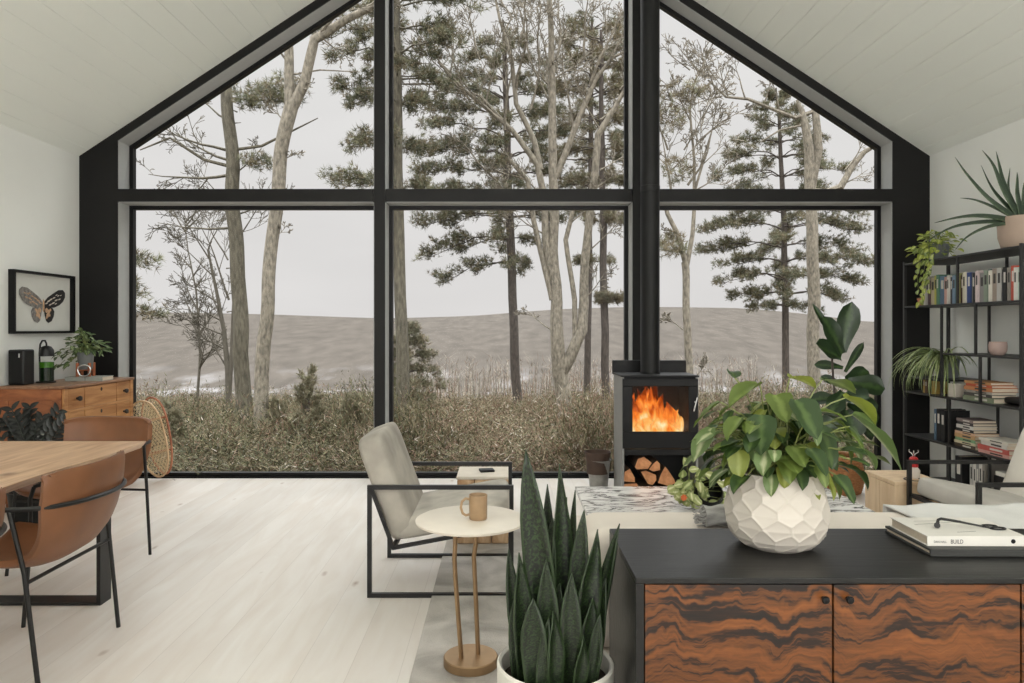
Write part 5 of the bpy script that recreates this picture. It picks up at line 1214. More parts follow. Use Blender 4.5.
# candle warmer lamp and green candle
M['greenglass'] = plain('green_candle_glass', C(56, 104, 24), .15, noise_amt=.1)
M['darkgreen'] = plain('dark_green_candle_glass', C(20, 34, 18), .15)
lx_, ly_ = -3.70, 5.83
o = thing('candle_warmer', 'black hooked warming lamp arching over the green candle', 'lamp', (lx_, ly_, CH))
MB().lathe([(.070, 0), (.072, .006), (.068, .012), (.0001, .012)], 32).build('base', M['steel'], o)
MB().tube([(-.062, .02, .012), (-.066, .02, .24), (-.060, .02, .31), (-.040, .015, .34), (-.014, .01, .34), (.002, .0, .32), (.004, .0, .296)], .007, n=8).build('stem', M['steel'], o)
MB().lathe([(.012, .300), (.034, .292), (.052, .265), (.056, .215), (.053, .215), (.049, .262), (.0001, .282)], 32, (.004, 0, 0), cap0=False).build('shade', M['steel'], o)
o = thing('candle', 'green glass jar candle with a pale band beneath the warming lamp', 'candle', (lx_+.004, ly_, CH+.0125))
c_ = MB(); c_.lathe([(.048, 0), (.052, .004), (.052, .11)], 32).mat(1).lathe([(.0521, .11), (.0521, .155), (.047, .155), (.047, .115), (.0001, .113)], 32, cap0=False)
c_.build('jar', [M['darkgreen'], M['greenglass']], o); MB().tube([(0, 0, .113), (0, 0, .13)], .0015, n=5).build('wick', M['ceramic'], o)
# grey book under plant
M['cover_sage'] = plain('sage_grey_cover', C(150, 152, 144), .6, noise_amt=.04)
bk2 = flatbook('book', 'sage-grey book under the small plant stand on the chest', M['cover_sage'], .30, .21, .034, (-3.64, 5.98, CH+.0005), .08)
MB().box(.16, .163, -.0006, .0, .002, .032).build('spine_line', M['steel'], bk2)
# plant stand + pot + plant
M['terrac'] = woodmat('orange_teak', C(150, 82, 48), C(186, 112, 72), scale=(6, 6, 1), ns=4, rough=.5)
o = thing('plant_stand', 'small orange-brown wooden plant stand on the sage book', 'plant stand', (-3.53, 6.09, CH+.035))
for a in (45, 135, 225, 315): MB().box(-.010, .010, -.010, .010, 0, .115).build('leg', M['terrac'], o, bevel=.002)
for i, c in enumerate([c for c in o.children]): a = math.radians((45, 135, 225, 315)[i]+10); c.location = (.066*math.cos(a), .066*math.sin(a), 0); c.rotation_euler = (0, 0, a)
for a in (55, 145): mb = MB().bar((.056*math.cos(math.radians(a)), .056*math.sin(math.radians(a)), .052), (-.056*math.cos(math.radians(a)), -.056*math.sin(math.radians(a)), .052), .014, .011); mb.build('crossbar', M['terrac'], o)
o = thing('small_potted_plant', 'small green bushy plant in a grey pot on the wooden stand', 'plant', (-3.53, 6.09, CH+.094))
MB().lathe([(.038, 0), (.043, .006), (.054, .115), (.056, .12), (.051, .12), (.048, .105), (.0001, .105)], 32).build('pot', M['darkpot'], o)
M['smg1'] = leafmat('small_leaf_green', C(62, 82, 46), C(120, 138, 84), trans=.15); M['smg2'] = leafmat('small_leaf_pale', C(92, 110, 66), C(150, 162, 112), trans=.15)
rng.seed(9); lf = MB(); st_ = MB()
for k in range(150):
    a = rng.uniform(0, 2*PI); rr = rng.uniform(.0, .15); z = .13+rng.uniform(-.02, .15)*(1-rr/.2)
    if math.cos(a) < -.2 and rr > .08: z -= rng.uniform(.02, .11)
    if rr < .065 and z < .12: z = .13
    p = Vector((rr*math.cos(a)*1.15-.02, rr*math.sin(a)*.8, z)); lf.mat(rng.choice((0, 0, 1)))
    lf.leaf(p, (math.cos(a)+rng.gauss(0, .5), math.sin(a)+rng.gauss(0, .5), rng.uniform(-.7, .5)), (rng.gauss(0, .3), -.5, 1), rng.uniform(.035, .06), .026, bend=.4, fold=.15, n=4)
    if k % 3 == 0: st_.tube([(0, 0, .105), (p.x*.5, p.y*.5, p.z*.6+.07), p], .0016, n=4, caps=False)
lf.build('foliage', [M['smg1'], M['smg2']], o, angle=180); st_.build('stems', M['stalk'], o); o.scale = (1.22, 1.22, 1.22)
# glass ring ornament
o = MB().tube([(.048*math.cos(a)*(1+.08*math.sin(3*a)), 0, .055+.050*math.sin(a)*(1+.06*math.cos(2*a))) for a in np.linspace(0, 2*PI, 41)[:-1]], .0065, n=10, closed=True).build('ring_ornament', M['chrome'])
o.location = (-3.465, 5.955, CH+.036); o.rotation_euler = (0, 0, .15); o.location.z = CH+.0355; tag(o, 'bright rounded ring ornament in front of the small plant stand', 'ornament')

# ------------------------------------------------ framed butterfly on the left wall (faces +x)
o = thing('picture_frame', 'black framed butterfly specimen picture hanging on the left wall', 'picture', (XL, 6.0, 1.607))
FW, FH, FD = .40, .252, .05
mb = MB(); y, z = FW, FH
vs = []; fr_ = .024
def ringbox(mb, w_, h_, t_, x0, x1):
    mb.box(x0, x1, -w_, w_, h_-t_, h_).box(x0, x1, -w_, w_, -h_, -h_+t_).box(x0, x1, -w_, -w_+t_, -h_+t_, h_-t_).box(x0, x1, w_-t_, w_, -h_+t_, h_-t_); return mb
ringbox(mb, FW, FH, .020, .001, FD).build('frame', M['frame'], o)
M['mount'] = plain('white_mount_paper', C(214, 214, 208), .8, noise_amt=.02)
MB().box(.003, .012, -FW+.021, FW-.021, -FH+.021, FH-.021).build('mount', M['mount'], o)
# wings: outline built as thin shapes standing off the mount
M['wing_g'] = plain('grey_wing', C(128, 124, 120), .7, noise_amt=.45, nscale=45); M['wing_b'] = plain('black_wing', C(30, 28, 28), .7, noise_amt=.3, nscale=40)
M['wing_o'] = plain('peach_wing', C(196, 160, 128), .7, noise_amt=.25, nscale=50); M['wing_s'] = plain('pale_spots', C(206, 196, 184), .7)
up_ = [(.012, .01), (.05, .045), (.11, .075), (.18, .108), (.235, .112), (.262, .09), (.262, .055), (.235, .018), (.19, -.01), (.13, -.03), (.06, -.035), (.012, -.03)]
lo_ = [(.010, -.02), (.06, -.03), (.105, -.035), (.125, -.06), (.118, -.10), (.095, -.135), (.06, -.15), (.035, -.135), (.02, -.09), (.010, -.05)]
fnp = lambda a, b_, h: (h, a, b_)
for sg, m_ in ((-1, M['wing_g']), (1, M['wing_b'])):
    pu = [(sg*a*1.13, b_*1.1) for a, b_ in up_]; pl_ = [(sg*a*1.2, b_*1.1) for a, b_ in lo_]
    if sg < 0: pu.reverse(); pl_.reverse()
    wo = MB().prism(pu, fnp, .0185, .0205).build('forewing', m_, o, smooth=False)
    sp = MB()
    for (a, b_, r_) in ((.07, .02, .014), (.10, .035, .013), (.14, .05, .012), (.17, .03, .014), (.13, .005, .014), (.09, -.01, .012), (.20, .07, .010), (.215, .04, .011), (.175, .075, .009), (.235, .075, .008), (.04, .0, .012), (.165, .0, .010)):
        sp.prism([(sg*a+r_*1.6*math.cos(q2)*(1), b_+r_*.5*math.sin(q2)+sg*r_*.5*math.cos(q2)) for q2 in np.linspace(0, 2*PI, 9)[:-1]], fnp, .0206, .0214)
    sp.build('wing_spots', M['wing_s'] if sg > 0 else M['wing_o'], wo, smooth=False)
    hw_ = MB().prism(pl_, fnp, .0160, .018).build('hindwing', m_, o, smooth=False)
    sp = MB()
    for (a, b_, r_) in ((.045, -.06, .022), (.075, -.07, .020), (.06, -.10, .020), (.085, -.10, .012), (.045, -.12, .012), (.095, -.055, .012)):
        sp.prism([(sg*a+r_*.9*math.cos(q2), b_+r_*math.sin(q2)) for q2 in np.linspace(0, 2*PI, 10)[:-1]], fnp, .0181, .0184+.0006*(r_ < .02)+.0004*(r_ < .015))
    sp.build('wing_spots', M['wing_o'], hw_, smooth=False)
MB().superq((.022, 0, -.02), .006, .009, .055, 1, 1, nu=12, nv=10).build('body', M['wing_o'], o)

# ------------------------------------------------ pair of snowshoes
M['bent'] = woodmat('steam_bent_ash', C(196, 162, 124), C(226, 198, 162), scale=(6, 6, 1), ns=4, rough=.5)
M['bentred'] = woodmat('reddish_bent_ash', C(160, 96, 70), C(196, 132, 102), scale=(6, 6, 1), ns=4, rough=.5)
M['rawhide'] = plain('rawhide_lacing', C(214, 194, 158), .7, noise_amt=.15, nscale=60)
M['strap'] = plain('dark_leather_strap', C(64, 46, 36), .6)
def snowshoe(label, frame_m, T, B, wdt):
    """T top, B bottom centre points (world). local: s along length, w across"""
    o = thing('snowshoe', label, 'snowshoe', B, 0, 'pair of snowshoes')
    d = (Vector(T)-Vector(B)); Lg = d.length; d.normalize(); side = Vector((1, -.25, 0)); side = (side-d*side.dot(d)).normalized(); nn_ = side.cross(d)
    def P(s_, w_, h=0): return d*(s_*Lg)+side*w_+nn_*h
    def hw(s_): return wdt/2*math.sqrt(max(0, 1-abs((s_-.53)/.47)**3.0 if s_ > .53 else 1-abs((s_-.53)/.53)**2.2))*(.88+.12*s_)
    ol = [(s_, hw(s_)) for s_ in (1-np.cos(np.linspace(0, PI, 36)))/2]
    loop = [P(a, b_) for a, b_ in ol]+[P(a, -b_) for a, b_ in ol[::-1][1:-1]]
    zmin = min(p.z for p in loop); loop = [p+Vector((0, 0, -zmin+.011)) for p in loop]; off = Vector((0, 0, -zmin+.011))
    MB().tube(loop, .0095, n=8, closed=True).build('frame', frame_m, o)
    for s_ in (.30, .72):
        MB().tube([P(s_, -hw(s_)+.004)+off, P(s_, hw(s_)-.004)+off], .008, n=6).build('crossbar', frame_m, o)
    mb = MB()   # babiche lattice in three directions
    n = 34
    for ang in (0, PI/3, -PI/3):
        for k in range(-n, n):
            # line through offset k*0.019 in dir ang
            c0 = k*.030; pts = []
            dx_, dy_ = math.cos(ang), math.sin(ang)
            run = []
            for q2 in np.linspace(-.55, .55, 111):
                w_ = -dy_*c0+dx_*q2; s_ = (dx_*c0+dy_*q2)/Lg+.5
                if 0 < s_ < 1 and abs(w_) < hw(s_)-.003: run.append((s_, w_))
            if len(run) > 2: mb.tube([P(run[0][0], run[0][1], .001*ang)+off, P(run[-1][0], run[-1][1], .001*ang)+off], .0024, n=4, caps=False)
    mb.build('lacing', M['rawhide'], o)
    MB().tube([P(.62, -.06, -.012)+off, P(.56, -.02, -.016)+off, P(.50, .03, -.014)+off, P(.46, .05, -.012)+off, P(.40, .02, -.014)+off, P(.38, -.05, -.012)+off], .007, n=6).build('binding', M['strap'], o)
snowshoe('snowshoe with pale bent frame, in front, leaning by the chest of drawers', M['bent'], W(139, 403, 6.60), W(161, 478, 6.60), .36)
snowshoe('snowshoe with reddish bent frame, behind the pale one against the window', M['bentred'], W(150, 399, 6.69), W(166, 475, 6.69), .28)

# ------------------------------------------------ dark leafy plant behind the table
M['zz'] = leafmat('dark_zz_leaf', C(12, 15, 13), C(34, 40, 34), rough=.3, trans=0)
o = thing('dark_leaved_plant', 'near-black leafy plant standing behind the dining table, before the chest', 'plant', (-3.25, 4.98, 0))
MB().lathe([(.11, 0), (.12, .01), (.15, .26), (.155, .28), (.145, .28), (.138, .25), (.0001, .25)], 40).build('pot', M['frame'], o)
MB().lathe([(.137, .252), (.0001, .262)], 32, cap0=False).build('soil', M['soil'], o)
rng.seed(12); st_ = MB(); lf = MB()
for (tx, ty) in ((58, 412), (42, 418), (30, 408), (22, 416), (12, 410), (4, 420), (64, 422), (-8, 412), (36, 426), (50, 428), (16, 428), (-18, 420)):
    T = W(tx, ty, 4.98+rng.uniform(-.15, .12))-Vector(o.location); B = Vector((rng.uniform(-.06, .06), rng.uniform(-.06, .06), .255)); mid = B.lerp(T, .5)+Vector((-T.x*.18, 0, .10))
    pts = [B*(1-q2)**2+mid*2*q2*(1-q2)+T*q2*q2 for q2 in [i/11 for i in range(12)]]
    st_.tube(pts, [.007-.004*i/11 for i in range(12)], n=6)
    for i in range(3, 12):
        d = (pts[i]-pts[i-1]).normalized(); sd = d.cross(Vector((0, -1, .2))).normalized()
        for sg in (-1, 1): lf.leaf(pts[i], d*.7+sd*sg, Vector((0, -1, .4)), rng.uniform(.06, .085), .036, bend=.3, fold=.15, n=5)
st_.build('stems', M['zz'], o); lf.build('foliage', M['zz'], o, angle=180)
# ------------------------------------------------ black metal bookshelf on the right wall (faces -x)
BXf, BXb, BY0, BY1 = 3.46, 3.835, 4.80, 6.20
o = thing('bookshelf', 'tall open black metal bookshelf along the right wall', 'bookshelf', ((BXf+BXb)/2, (BY0+BY1)/2, 0))
bx_, by_ = o.location.x, o.location.y; tw_ = .011
M['shelfmetal'] = plain('black_shelf_metal', C(38, 37, 37), .45, noise_amt=.08)
for xx in (BXf, BXb):
    for yy in (BY0, BY1): MB().box(xx-bx_-tw_, xx-bx_+tw_, yy-by_-tw_, yy-by_+tw_, 0, 1.966).build('post', M['shelfmetal'], o)
def shelf(z, y0=BY0, y1=BY1):
    MB().box(BXf-bx_-.010, BXb-bx_+.010, y0-by_+tw_+.001 if y0 == BY0 else y0-by_, y1-by_-tw_-.001 if y1 == BY1 else y1-by_, z-.014, z).build('shelf', M['shelfmetal'], o, bevel=.001)
LV = [1.952, 1.587, 1.204, .862, .496, .12]
shelf(LV[0]); shelf(LV[1]); shelf(LV[2], BY0, 5.66); shelf(.99, 5.70, BY1); shelf(LV[3]); shelf(LV[4]); shelf(LV[5])
for (yy, z0, z1) in ((5.48, LV[1], LV[0]-.014), (5.68, .862, LV[1]-.014), (5.27, LV[2], LV[1]-.014), (5.22, LV[3], LV[2]-.014), (5.58, LV[4], LV[3]-.014), (5.58, LV[5], LV[4]-.014), (5.12, LV[5], LV[4]-.014)):
    for xx in (BXf, BXb): MB().box(xx-bx_-.008, xx-bx_+.008, yy-by_-.008, yy-by_+.008, z0+.0005, z1-.0005).build('divider', M['shelfmetal'], o)

BC = {}
def cov(name, rgb):
    if name not in BC: BC[name] = plain('cover_'+name.replace(' ', '_').replace('-', '_'), C(*rgb), .55, noise_amt=.06, nscale=30)
    return BC[name]
def book(label, cname, rgb, x0, y0, z0, dx_, dy_, dz_, group, rz=0, horiz=False):
    """book block: cover boards wrap pages; spine faces -x"""
    mb = MB(); t_ = .0028
    if not horiz:
        mb.box(0, dx_, 0, t_, 0, dz_).box(0, dx_, dy_-t_, dy_, 0, dz_).box(0, t_, t_, dy_-t_, 0, dz_)
        mb.mat(1).box(t_, dx_-.004, t_, dy_-t_, .004, dz_-.004)
        mb.mat(2).box(-.0006, -.0001, dy_*.25, dy_*.75, dz_*.55, dz_*.85)
    else:
        mb.box(0, dx_, 0, dy_, 0, t_).box(0, dx_, 0, dy_, dz_-t_, dz_).box(0, t_, 0, dy_, t_, dz_-t_)
        mb.mat(1).box(t_, dx_-.004, .004, dy_-.004, t_, dz_-t_)
        mb.mat(2).box(-.0006, -.0001, dy_*.2, dy_*.6, dz_*.3, dz_*.7)
    o = mb.build('book', [cov(cname, rgb), M['paper'], cov('spine lettering '+('dark' if sum(rgb) > 380 else 'light'), (60, 58, 56) if sum(rgb) > 380 else (200, 196, 188))], smooth=False)
    o.location = (x0, y0, z0); o.rotation_euler = (0, 0, rz); return tag(o, label, 'book', group)
# upper row, from far (left in view) to near
row = [('dusty white', (196, 190, 180), .030, .225), ('pale grey', (168, 164, 158), .036, .235), ('plum brown', (84, 62, 64), .022, .20), ('oatmeal', (190, 176, 150), .040, .22), ('lime yellow', (186, 184, 92), .022, .235), ('sea green', (82, 120, 100), .026, .24), ('slate blue', (92, 116, 140), .050, .225),
       ('blush pink', (190, 150, 140), .034, .215), ('off-white', (206, 202, 194), .020, .225), ('charcoal', (50, 50, 54), .018, .21), ('steel blue', (112, 134, 156), .030, .22), ('emerald', (48, 104, 84), .024, .235), ('khaki', (160, 158, 110), .026, .23), ('chocolate', (70, 48, 40), .034, .215), ('cream', (208, 202, 184), .028, .235),
       ('royal blue', (44, 66, 120), .036, .23), ('mid grey', (124, 124, 124), .026, .225), ('jet black', (28, 28, 30), .018, .22), ('rose white', (206, 190, 188), .026, .235), ('speckled black and white', (132, 128, 128), .040, .215), ('sage', (130, 142, 126), .034, .23), ('dark teal', (34, 78, 76), .020, .235), ('ivory', (214, 210, 198), .020, .225),
       ('taupe', (150, 136, 124), .036, .235), ('dove grey', (180, 178, 174), .036, .235), ('graphite', (62, 64, 68), .022, .225), ('raven black', (24, 24, 24), .030, .235), ('stone', (140, 134, 126), .026, .23), ('coral red', (188, 84, 66), .026, .24), ('milk white', (216, 214, 208), .022, .225), ('mint white', (190, 206, 196), .020, .225)]
y = 5.985; rs4 = random.Random(6); names = [r_[0] for r_ in row]
for i, (nm, rgb, th_, hh) in enumerate(row):
    th_ *= 1.24; y -= th_+.0012
    if y < BY0+.02: break
    if abs(y-5.48) < .0: pass
    nb1 = names[i-1] if i else 'small terracotta pot'; nb2 = names[i+1] if i+1 < len(row) else 'end post'
    book('%s upright book between the %s %s and the %s %s' % (nm, nb1, 'one' if i else '', nb2, 'one' if i+1 < len(row) else '') if i else 'dusty white upright book at the far window end of the upper row', nm, rgb, BXf+.02+rs4.uniform(0, .02), y, LV[1]+.0005, .16+rs4.uniform(0, .03), th_, hh, 'upright books on the upper shelf')
for o_ in bpy.data.objects:
    if o_.get('category') == 'book': o_['label'] = ' '.join(o_['label'].split())
# small terracotta pot with plant
M['terra'] = plain('terracotta', C(196, 132, 100), .8, noise_amt=.08)
o = thing('small_succulent', 'tiny terracotta pot with a green sprig at the window end of the upper shelf', 'plant', (BXf+.07, 6.07, LV[1]+.0005))
MB().lathe([(.024, 0), (.032, .05), (.036, .052), (.036, .062), (.031, .062), (.030, .054), (.0001, .052)], 28).build('pot', M['terra'], o)
rng.seed(2); lf = MB()
for k in range(14): a = rng.uniform(0, 2*PI); lf.leaf((0, 0, .05), (math.cos(a), math.sin(a), .9), (0, 0, 1), .045, .022, bend=.4, n=4)
lf.build('foliage', M['smg2'], o, angle=180)

# pothos on the top shelf, trailing down
M['pothos'] = leafmat('pothos_lime', C(160, 172, 74), C(202, 206, 126), trans=.3); M['pothos2'] = leafmat('pothos_green', C(122, 140, 66), C(174, 184, 106), trans=.3)
o = thing('trailing_pothos', 'lime-green pothos trailing from the top of the bookshelf at its window end', 'plant', (3.57, 5.90, LV[0]+.0005))
MB().lathe([(.06, 0), (.065, .006), (.078, .12), (.081, .13), (.075, .13), (.071, .115), (.0001, .115)], 36).build('pot', M['darkpot'], o)
rng.seed(5); lf = MB(); st_ = MB(); O_ = Vector(o.location)
def addleaf(p, d, s_, up=(0, -.6, 1)):
    lf.mat(rng.choice((0, 0, 1))); lf.leaf(p, d, up, s_, s_*.75, bend=rng.uniform(.1, .7), fold=.12, n=5, shape=heart)
for k in range(120):
    a = rng.uniform(0, 2*PI); rr = rng.uniform(.02, .19); z = .12+rng.uniform(-.03, .12)*(1-rr/.3)
    if rr > .1: z -= rng.uniform(0, .10)
    p = Vector((rr*math.cos(a)*.9-.02, rr*math.sin(a), max(z, .03)))
    p.z *= 1.15
    if p.x+O_.x > 3.80: continue
    addleaf(p, (math.cos(a)+rng.gauss(0, .3), math.sin(a)+rng.gauss(0, .3), rng.uniform(-.8, .3)), rng.uniform(.045, .07))
    if k % 2 == 0: st_.tube([(0, 0, .115), (p.x*.5, p.y*.5, p.z*.5+.09), p], .0018, n=4, caps=False)
for vine in ([(928, 250), (920, 262), (918, 275), (923, 290)], [(934, 252), (931, 270), (930, 285), (934, 300)], [(940, 254), (942, 268), (938, 282), (936, 296), (930, 303)], [(925, 248), (918, 258), (921, 268)], [(948, 256), (950, 266), (944, 276)], [(936, 254), (944, 272), (946, 290)]):
    pts = [Vector((-.05, 0, .12))]+[W(a, b_, 5.85)+Vector((-.03 if False else 0, 0, 0)) for a, b_ in vine]
    pts = [pts[0]]+[Vector(((p.x-O_.x)*0-.135-.01*i, p.y-O_.y+ (p.x-3.50)*-1.0 if False else -.05-.0*i+(vine[i][0]-932)*-.006, p.z-O_.z)) for i, p in enumerate(pts[1:])]
    st_.tube(pts, .0018, n=4, caps=False)
    for i in range(1, len(pts)):
        for j in range(2):
            q_ = pts[i-1].lerp(pts[i], .5+.5*j)
            if q_.z > .03 or i > 1: addleaf(q_+Vector((-.004, 0, 0)), (-.5, rng.choice((-1, 1))*.7, -.8), rng.uniform(.045, .065), (-1, -.3, .3))
lf.build('foliage', [M['pothos'], M['pothos2']], o, angle=180); st_.build('stems', M['stalk'], o)

# big aloe in a blush pot
M['blush'] = plain('blush_clay_pot', C(172, 152, 137), .8, noise_amt=.04)
M['aloe'] = leafmat('aloe_leaf', C(52, 68, 52), C(98, 114, 86), rough=.4, trans=0)
o = thing('aloe_plant', 'large spiky aloe in a round blush-coloured pot on top of the bookshelf', 'plant', (3.625, 4.99, LV[0]+.0005))
MB().lathe([(.125, 0), (.145, .008), (.165, .08), (.170, .20), (.168, .215), (.155, .215), (.152, .18), (.0001, .18)], 56).build('pot', M['blush'], o)
MB().lathe([(.1515, .182), (.0001, .192)], 40, cap0=False).build('soil', M['soil'], o)
O_ = Vector(o.location)
for (bxp, byp, pts_, w0, dy) in ((1012, 216, [(990, 200), (968, 176), (955, 157)], .030, -.12), (1014, 214, [(1003, 190), (993, 165), (982, 150)], .034, -.05), (1013, 214, [(1004, 185), (999, 165), (996, 151)], .032, .05), (1016, 214, [(1001, 200), (990, 185), (981, 165)], .026, .1),
        (1012, 217, [(985, 216), (960, 217), (934, 223)], .030, -.15), (1012, 219, [(980, 222), (950, 228), (926, 242)], .026, -.02), (1016, 212, [(1017, 195), (1017, 180), (1017, 172)], .030, -.1), (1020, 214, [(1024, 190), (1030, 170), (1036, 150)], .034, 0), (1022, 216, [(1040, 200), (1058, 192), (1075, 190)], .030, .05),
        (1020, 214, [(1035, 190), (1050, 168), (1060, 150)], .03, -.1), (1012, 216, [(995, 208), (975, 200), (960, 198)], .022, .15), (1018, 214, [(1010, 198), (1008, 185), (1010, 168)], .03, .12), (1010, 218, [(990, 226), (968, 236), (955, 250)], .022, -.16)):
    P_ = [W(bxp, byp, 4.99)-O_]+[W(a, b_, 4.99+dy*(i+1)/3)-O_ for i, (a, b_) in enumerate(pts_)]
    P_[0] = Vector((P_[0].x*.4, 0, .185)); n = 14; cur = []
    for i in range(n+1):
        t_ = i/n*3; k = min(2, int(t_)); f_ = t_-k; p0 = P_[max(0, k-1)]; p1 = P_[k]; p2 = P_[k+1]; p3 = P_[min(3, k+2)]
        cur.append(.5*((2*p1)+(p2-p0)*f_+(2*p0-5*p1+4*p2-p3)*f_*f_+(3*p1-p0-3*p2+p3)*f_**3))
    for c in cur: c.x = min(c.x, XR-.02-O_.x)
    vs, uvs, fs = [], [], []
    for i, p in enumerate(cur):
        d = (cur[min(n, i+1)]-cur[max(0, i-1)]).normalized(); sd = d.cross(Vector((0, -1, 0)));
        sd = sd.normalized() if sd.length > .05 else Vector((1, 0, 0)); up = sd.cross(d).normalized(); w_ = w0*(1-(i/n)**1.4)*.5+.0006
        for j in range(8): a = 2*PI*j/8; vs.append(p+sd*w_*1.25*math.cos(a)+up*w_*.5*math.sin(a)+up*(w_*.5*abs(math.cos(a))**2)); uvs.append((j/8, i/n))
    for i in range(n):
        for j in range(8): fs.append((i*8+j, i*8+(j+1) % 8, (i+1)*8+(j+1) % 8, (i+1)*8+j))
    MB().add(vs, fs, uvs).build('leaf', M['aloe'], o, angle=180)

# spider plant
M['spider'] = leafmat('spider_leaf', C(146, 160, 104), C(220, 224, 186), trans=.2); M['spider2'] = leafmat('spider_leaf_deep', C(98, 116, 70), C(178, 188, 136), trans=.2)
o = thing('spider_plant', 'spider plant with long arching striped leaves in a grey pot on the bookshelf', 'plant', (3.66, 5.93, .9905))
MB().lathe([(.072, 0), (.078, .006), (.088, .15), (.09, .158), (.083, .158), (.08, .14), (.0001, .14)], 36).build('pot', M['darkpot'], o)
MB().lathe([(.079, .142), (.0001, .15)], 30, cap0=False).build('soil', M['soil'], o)
rng.seed(17); lf = MB()
for k in range(125):
    a = PI+rng.gauss(.25, .85); z0 = .15; Lg = rng.uniform(.30, .62); out = Vector((math.cos(a), math.sin(a)*.9, 0)); el_ = rng.uniform(.3, 1.3)
    d = (out+Vector((0, 0, el_))).normalized(); base = Vector((rng.uniform(-.03, .03), rng.uniform(-.03, .03), z0))
    if a % (2*PI) < PI/2 or a % (2*PI) > 3*PI/2: Lg = min(Lg, .20)
    up = Vector((-out.x*el_, -out.y*el_, 1)).normalized(); lf.mat(rng.choice((0, 0, 1)))
    lf.leaf(base, d, up, Lg, rng.uniform(.012, .020), bend=-rng.uniform(1.6, 2.6) if False else rng.uniform(1.5, 2.5), fold=.2, n=11, shape=lambda t: min(1, t*6+.5)*(1-t**3))
lf.build('foliage', [M['spider'], M['spider2']], o, angle=180)

# cup, dark vase on the third shelf
M['pinkcup'] = plain('blush_ceramic', C(176, 152, 144), .6, noise_amt=.05)
o = MB().lathe([(.030, 0), (.040, .004), (.056, .03), (.058, .065), (.054, .098), (.050, .098), (.053, .065), (.05, .03), (.0001, .012)], 36).build('cup', M['pinkcup']); o.location = (3.54, 5.15, LV[2]+.0005)
tag(o, 'rounded blush ceramic cup standing alone on the middle shelf', 'cup')
o = MB().lathe([(.022, 0), (.026, .004), (.028, .07), (.012, .10), (.011, .13), (.013, .135), (.0001, .13)], 28).build('dark_bottle', M['frame']); o.location = (3.56, 4.905, LV[2]+.0005)
tag(o, 'slim black bottle at the near end of the shelf with the blush cup', 'bottle')
# fourth shelf
def stack(x0, yc, z0, items, group):
    z = z0
    for (lab, nm, rgb, dx_, dy_, dz_, rz) in items:
        book(lab, nm, rgb, x0, yc-dy_/2, z+.0004, dx_, dy_, dz_, group, rz, True); z += dz_+.0012
    return z
stack(3.475, 5.27, LV[3], [('flat sage-green book at the bottom of the orange stack', 'stack sage', (120, 128, 104), .19, .34, .035, 0), ('flat dark patterned book on the sage one in the orange stack', 'pattern', (70, 66, 62), .18, .30, .022, .02), ('flat grey-white book third up in the orange stack', 'pattern pale', (150, 146, 140), .18, .30, .018, -.02),
      ('flat tan book with orange spine below the top of the stack', 'tan orange', (184, 122, 80), .19, .31, .028, .01), ('flat orange-red book near the top of the shelf stack', 'orange red', (190, 92, 62), .18, .30, .018, -.03), ('flat ochre book topmost of the orange stack', 'ochre', (176, 128, 84), .17, .28, .02, .03)], 'stacked books on the fourth shelf')
for i, (lab, nm, rgb, th_, hh) in enumerate([('ochre upright book nearest the window on the fourth shelf', 'ochre up', (168, 138, 74), .022, .115), ('brown upright book beside the ochre one on the fourth shelf', 'brown up', (92, 66, 46), .03, .11), ('dark olive upright book half under the spider plant', 'olive up', (70, 70, 46), .026, .112), ('golden upright book next to the first divider', 'gold up', (178, 150, 82), .022, .11)]):
    book(lab, nm, rgb, 3.49, 6.0-.036*i-.04, LV[3]+.0005, .13, th_, hh, 'short upright books on the fourth shelf')
wb = MB().box(0, .15, 0, .10, 0, .105).build('storage_box', M['ceramic'], bevel=.004); wb.location = (3.49, 5.555, LV[3]+.0005); tag(wb, 'small white box between the divider and the orange book stack', 'box')
bb = MB().superq((0, 0, .028), .08, .17, .028, .5, .5).build('black_pouch', M['frame']); bb.location = (3.62, 4.96, LV[3]+.0005); tag(bb, 'soft black pouch lying at the near end of the fourth shelf', 'pouch')
# fifth shelf: two stacks and upright dark volumes
stack(3.475, 5.42, LV[4], [('flat dark brown book lowest in the left stack of the lower shelf', 'dk brown', (70, 58, 44), .19, .24, .028, 0), ('flat cream book second up in the left stack', 'cream flat', (200, 190, 160), .19, .24, .020, .02), ('flat mint-green book in the left stack of the lower shelf', 'mint', (120, 158, 120), .185, .24, .022, -.02), ('flat tan book in the left stack of the lower shelf', 'tan flat', (184, 146, 104), .19, .235, .028, .01),
      ('flat peach book in the left stack of the lower shelf', 'peach', (204, 168, 140), .185, .235, .018, .0), ('flat black book in the left stack above the peach one', 'black flat', (38, 36, 38), .18, .20, .022, .02), ('flat white book in the left stack below two dark ones', 'white flat', (206, 202, 196), .18, .20, .026, 0), ('flat dark grey book second from the top of the left stack', 'dkgrey flat', (60, 56, 56), .18, .19, .022, -.02), ('flat mauve book topmost of the left stack', 'mauve flat', (128, 112, 110), .18, .19, .022, .01)], 'left stack on the lower shelf')
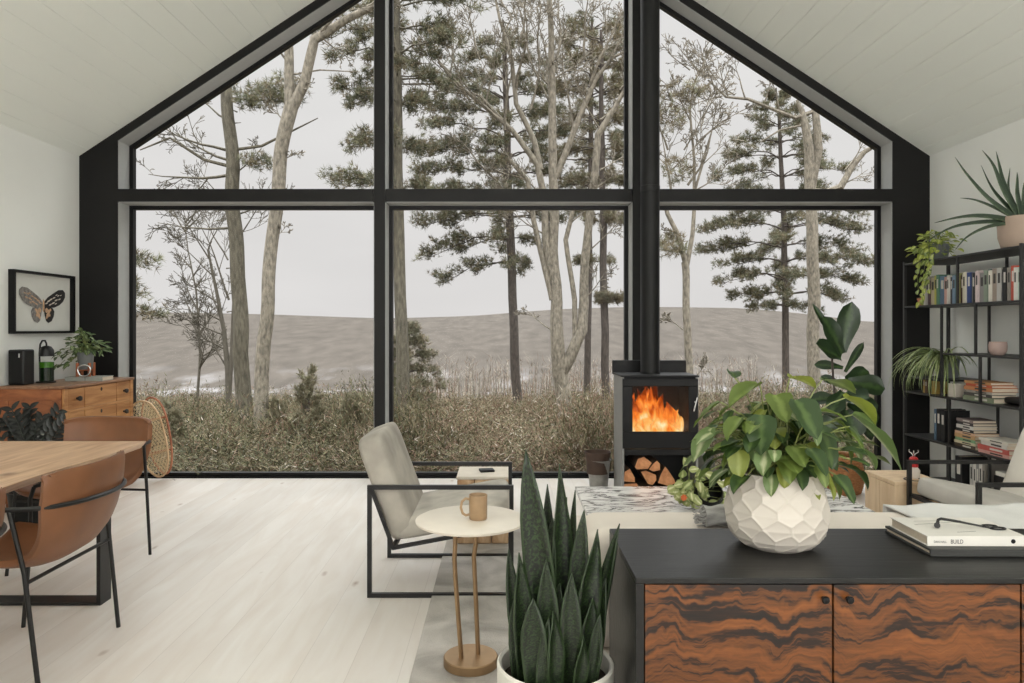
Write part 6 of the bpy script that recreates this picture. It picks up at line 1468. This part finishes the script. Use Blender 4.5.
stack(3.475, 5.105, LV[4], [('flat pale pink book lowest in the right stack', 'ltpink', (206, 158, 148), .20, .32, .024, 0), ('flat red book second up in the right stack', 'salmon red', (184, 86, 78), .20, .32, .034, .015), ('flat thick white book in the middle of the right stack', 'thick white', (204, 200, 192), .20, .28, .030, -.02), ('flat ivory book topmost of the right stack', 'ivory flat', (212, 206, 194), .19, .30, .018, .01)], 'right stack on the lower shelf')
for i, (lab, nm, rgb, th_, hh) in enumerate([('tall steel-blue upright book on the lower shelf', 'tall blue', (70, 92, 112), .03, .25), ('tall black upright album beside the steel-blue book', 'tall black', (22, 22, 24), .05, .255), ('second tall black album next to the left book stack', 'tall black', (26, 26, 28), .05, .25)]):
    book(lab, nm, rgb, 3.49, 5.80-.055*i, LV[4]+.0005, .2, th_, hh, 'tall upright books on the lower shelf')
# bottom shelf
for i, (lab, nm, rgb, th_, hh) in enumerate([('wide black upright binder on the bottom shelf, nearest the window', 'tall black', (22, 22, 24), .09, .30), ('light grey upright magazine file beside the black binder', 'ltgrey', (176, 174, 170), .035, .29), ('white upright magazine file between two grey ones', 'white file', (206, 204, 198), .028, .28), ('mid-grey upright magazine file on the bottom shelf', 'mid grey', (120, 118, 116), .03, .29), ('tall white upright magazine file on the bottom shelf', 'white file', (210, 208, 202), .032, .30), ('pale stone upright magazine file at the near end of the row', 'stone', (140, 134, 126), .03, .29)]):
    book(lab, nm, rgb, 3.48, 5.46-(.0 if i == 0 else .09+.034*(i-1))-(.036 if i else 0)+.0, LV[5]+.0005, .22, min(th_, .033) if i else th_-.01, hh, 'files on the bottom shelf')
pp = MB().box(0, .2, 0, .24, 0, .03).build('paper_stack', M['cover_white'], bevel=.002); pp.location = (3.48, 4.85, .3605)
bx2 = MB().box(0, .22, 0, .27, 0, .24).build('storage_box', M['frame'], bevel=.004); bx2.location = (3.475, 4.83, LV[5]+.0005); tag(bx2, 'black box on the bottom shelf carrying a white paper stack', 'box')
pp.location = (3.48, 4.85, LV[5]+.241); tag(pp, 'white stack of paper lying on the black box, bottom shelf', 'paper')
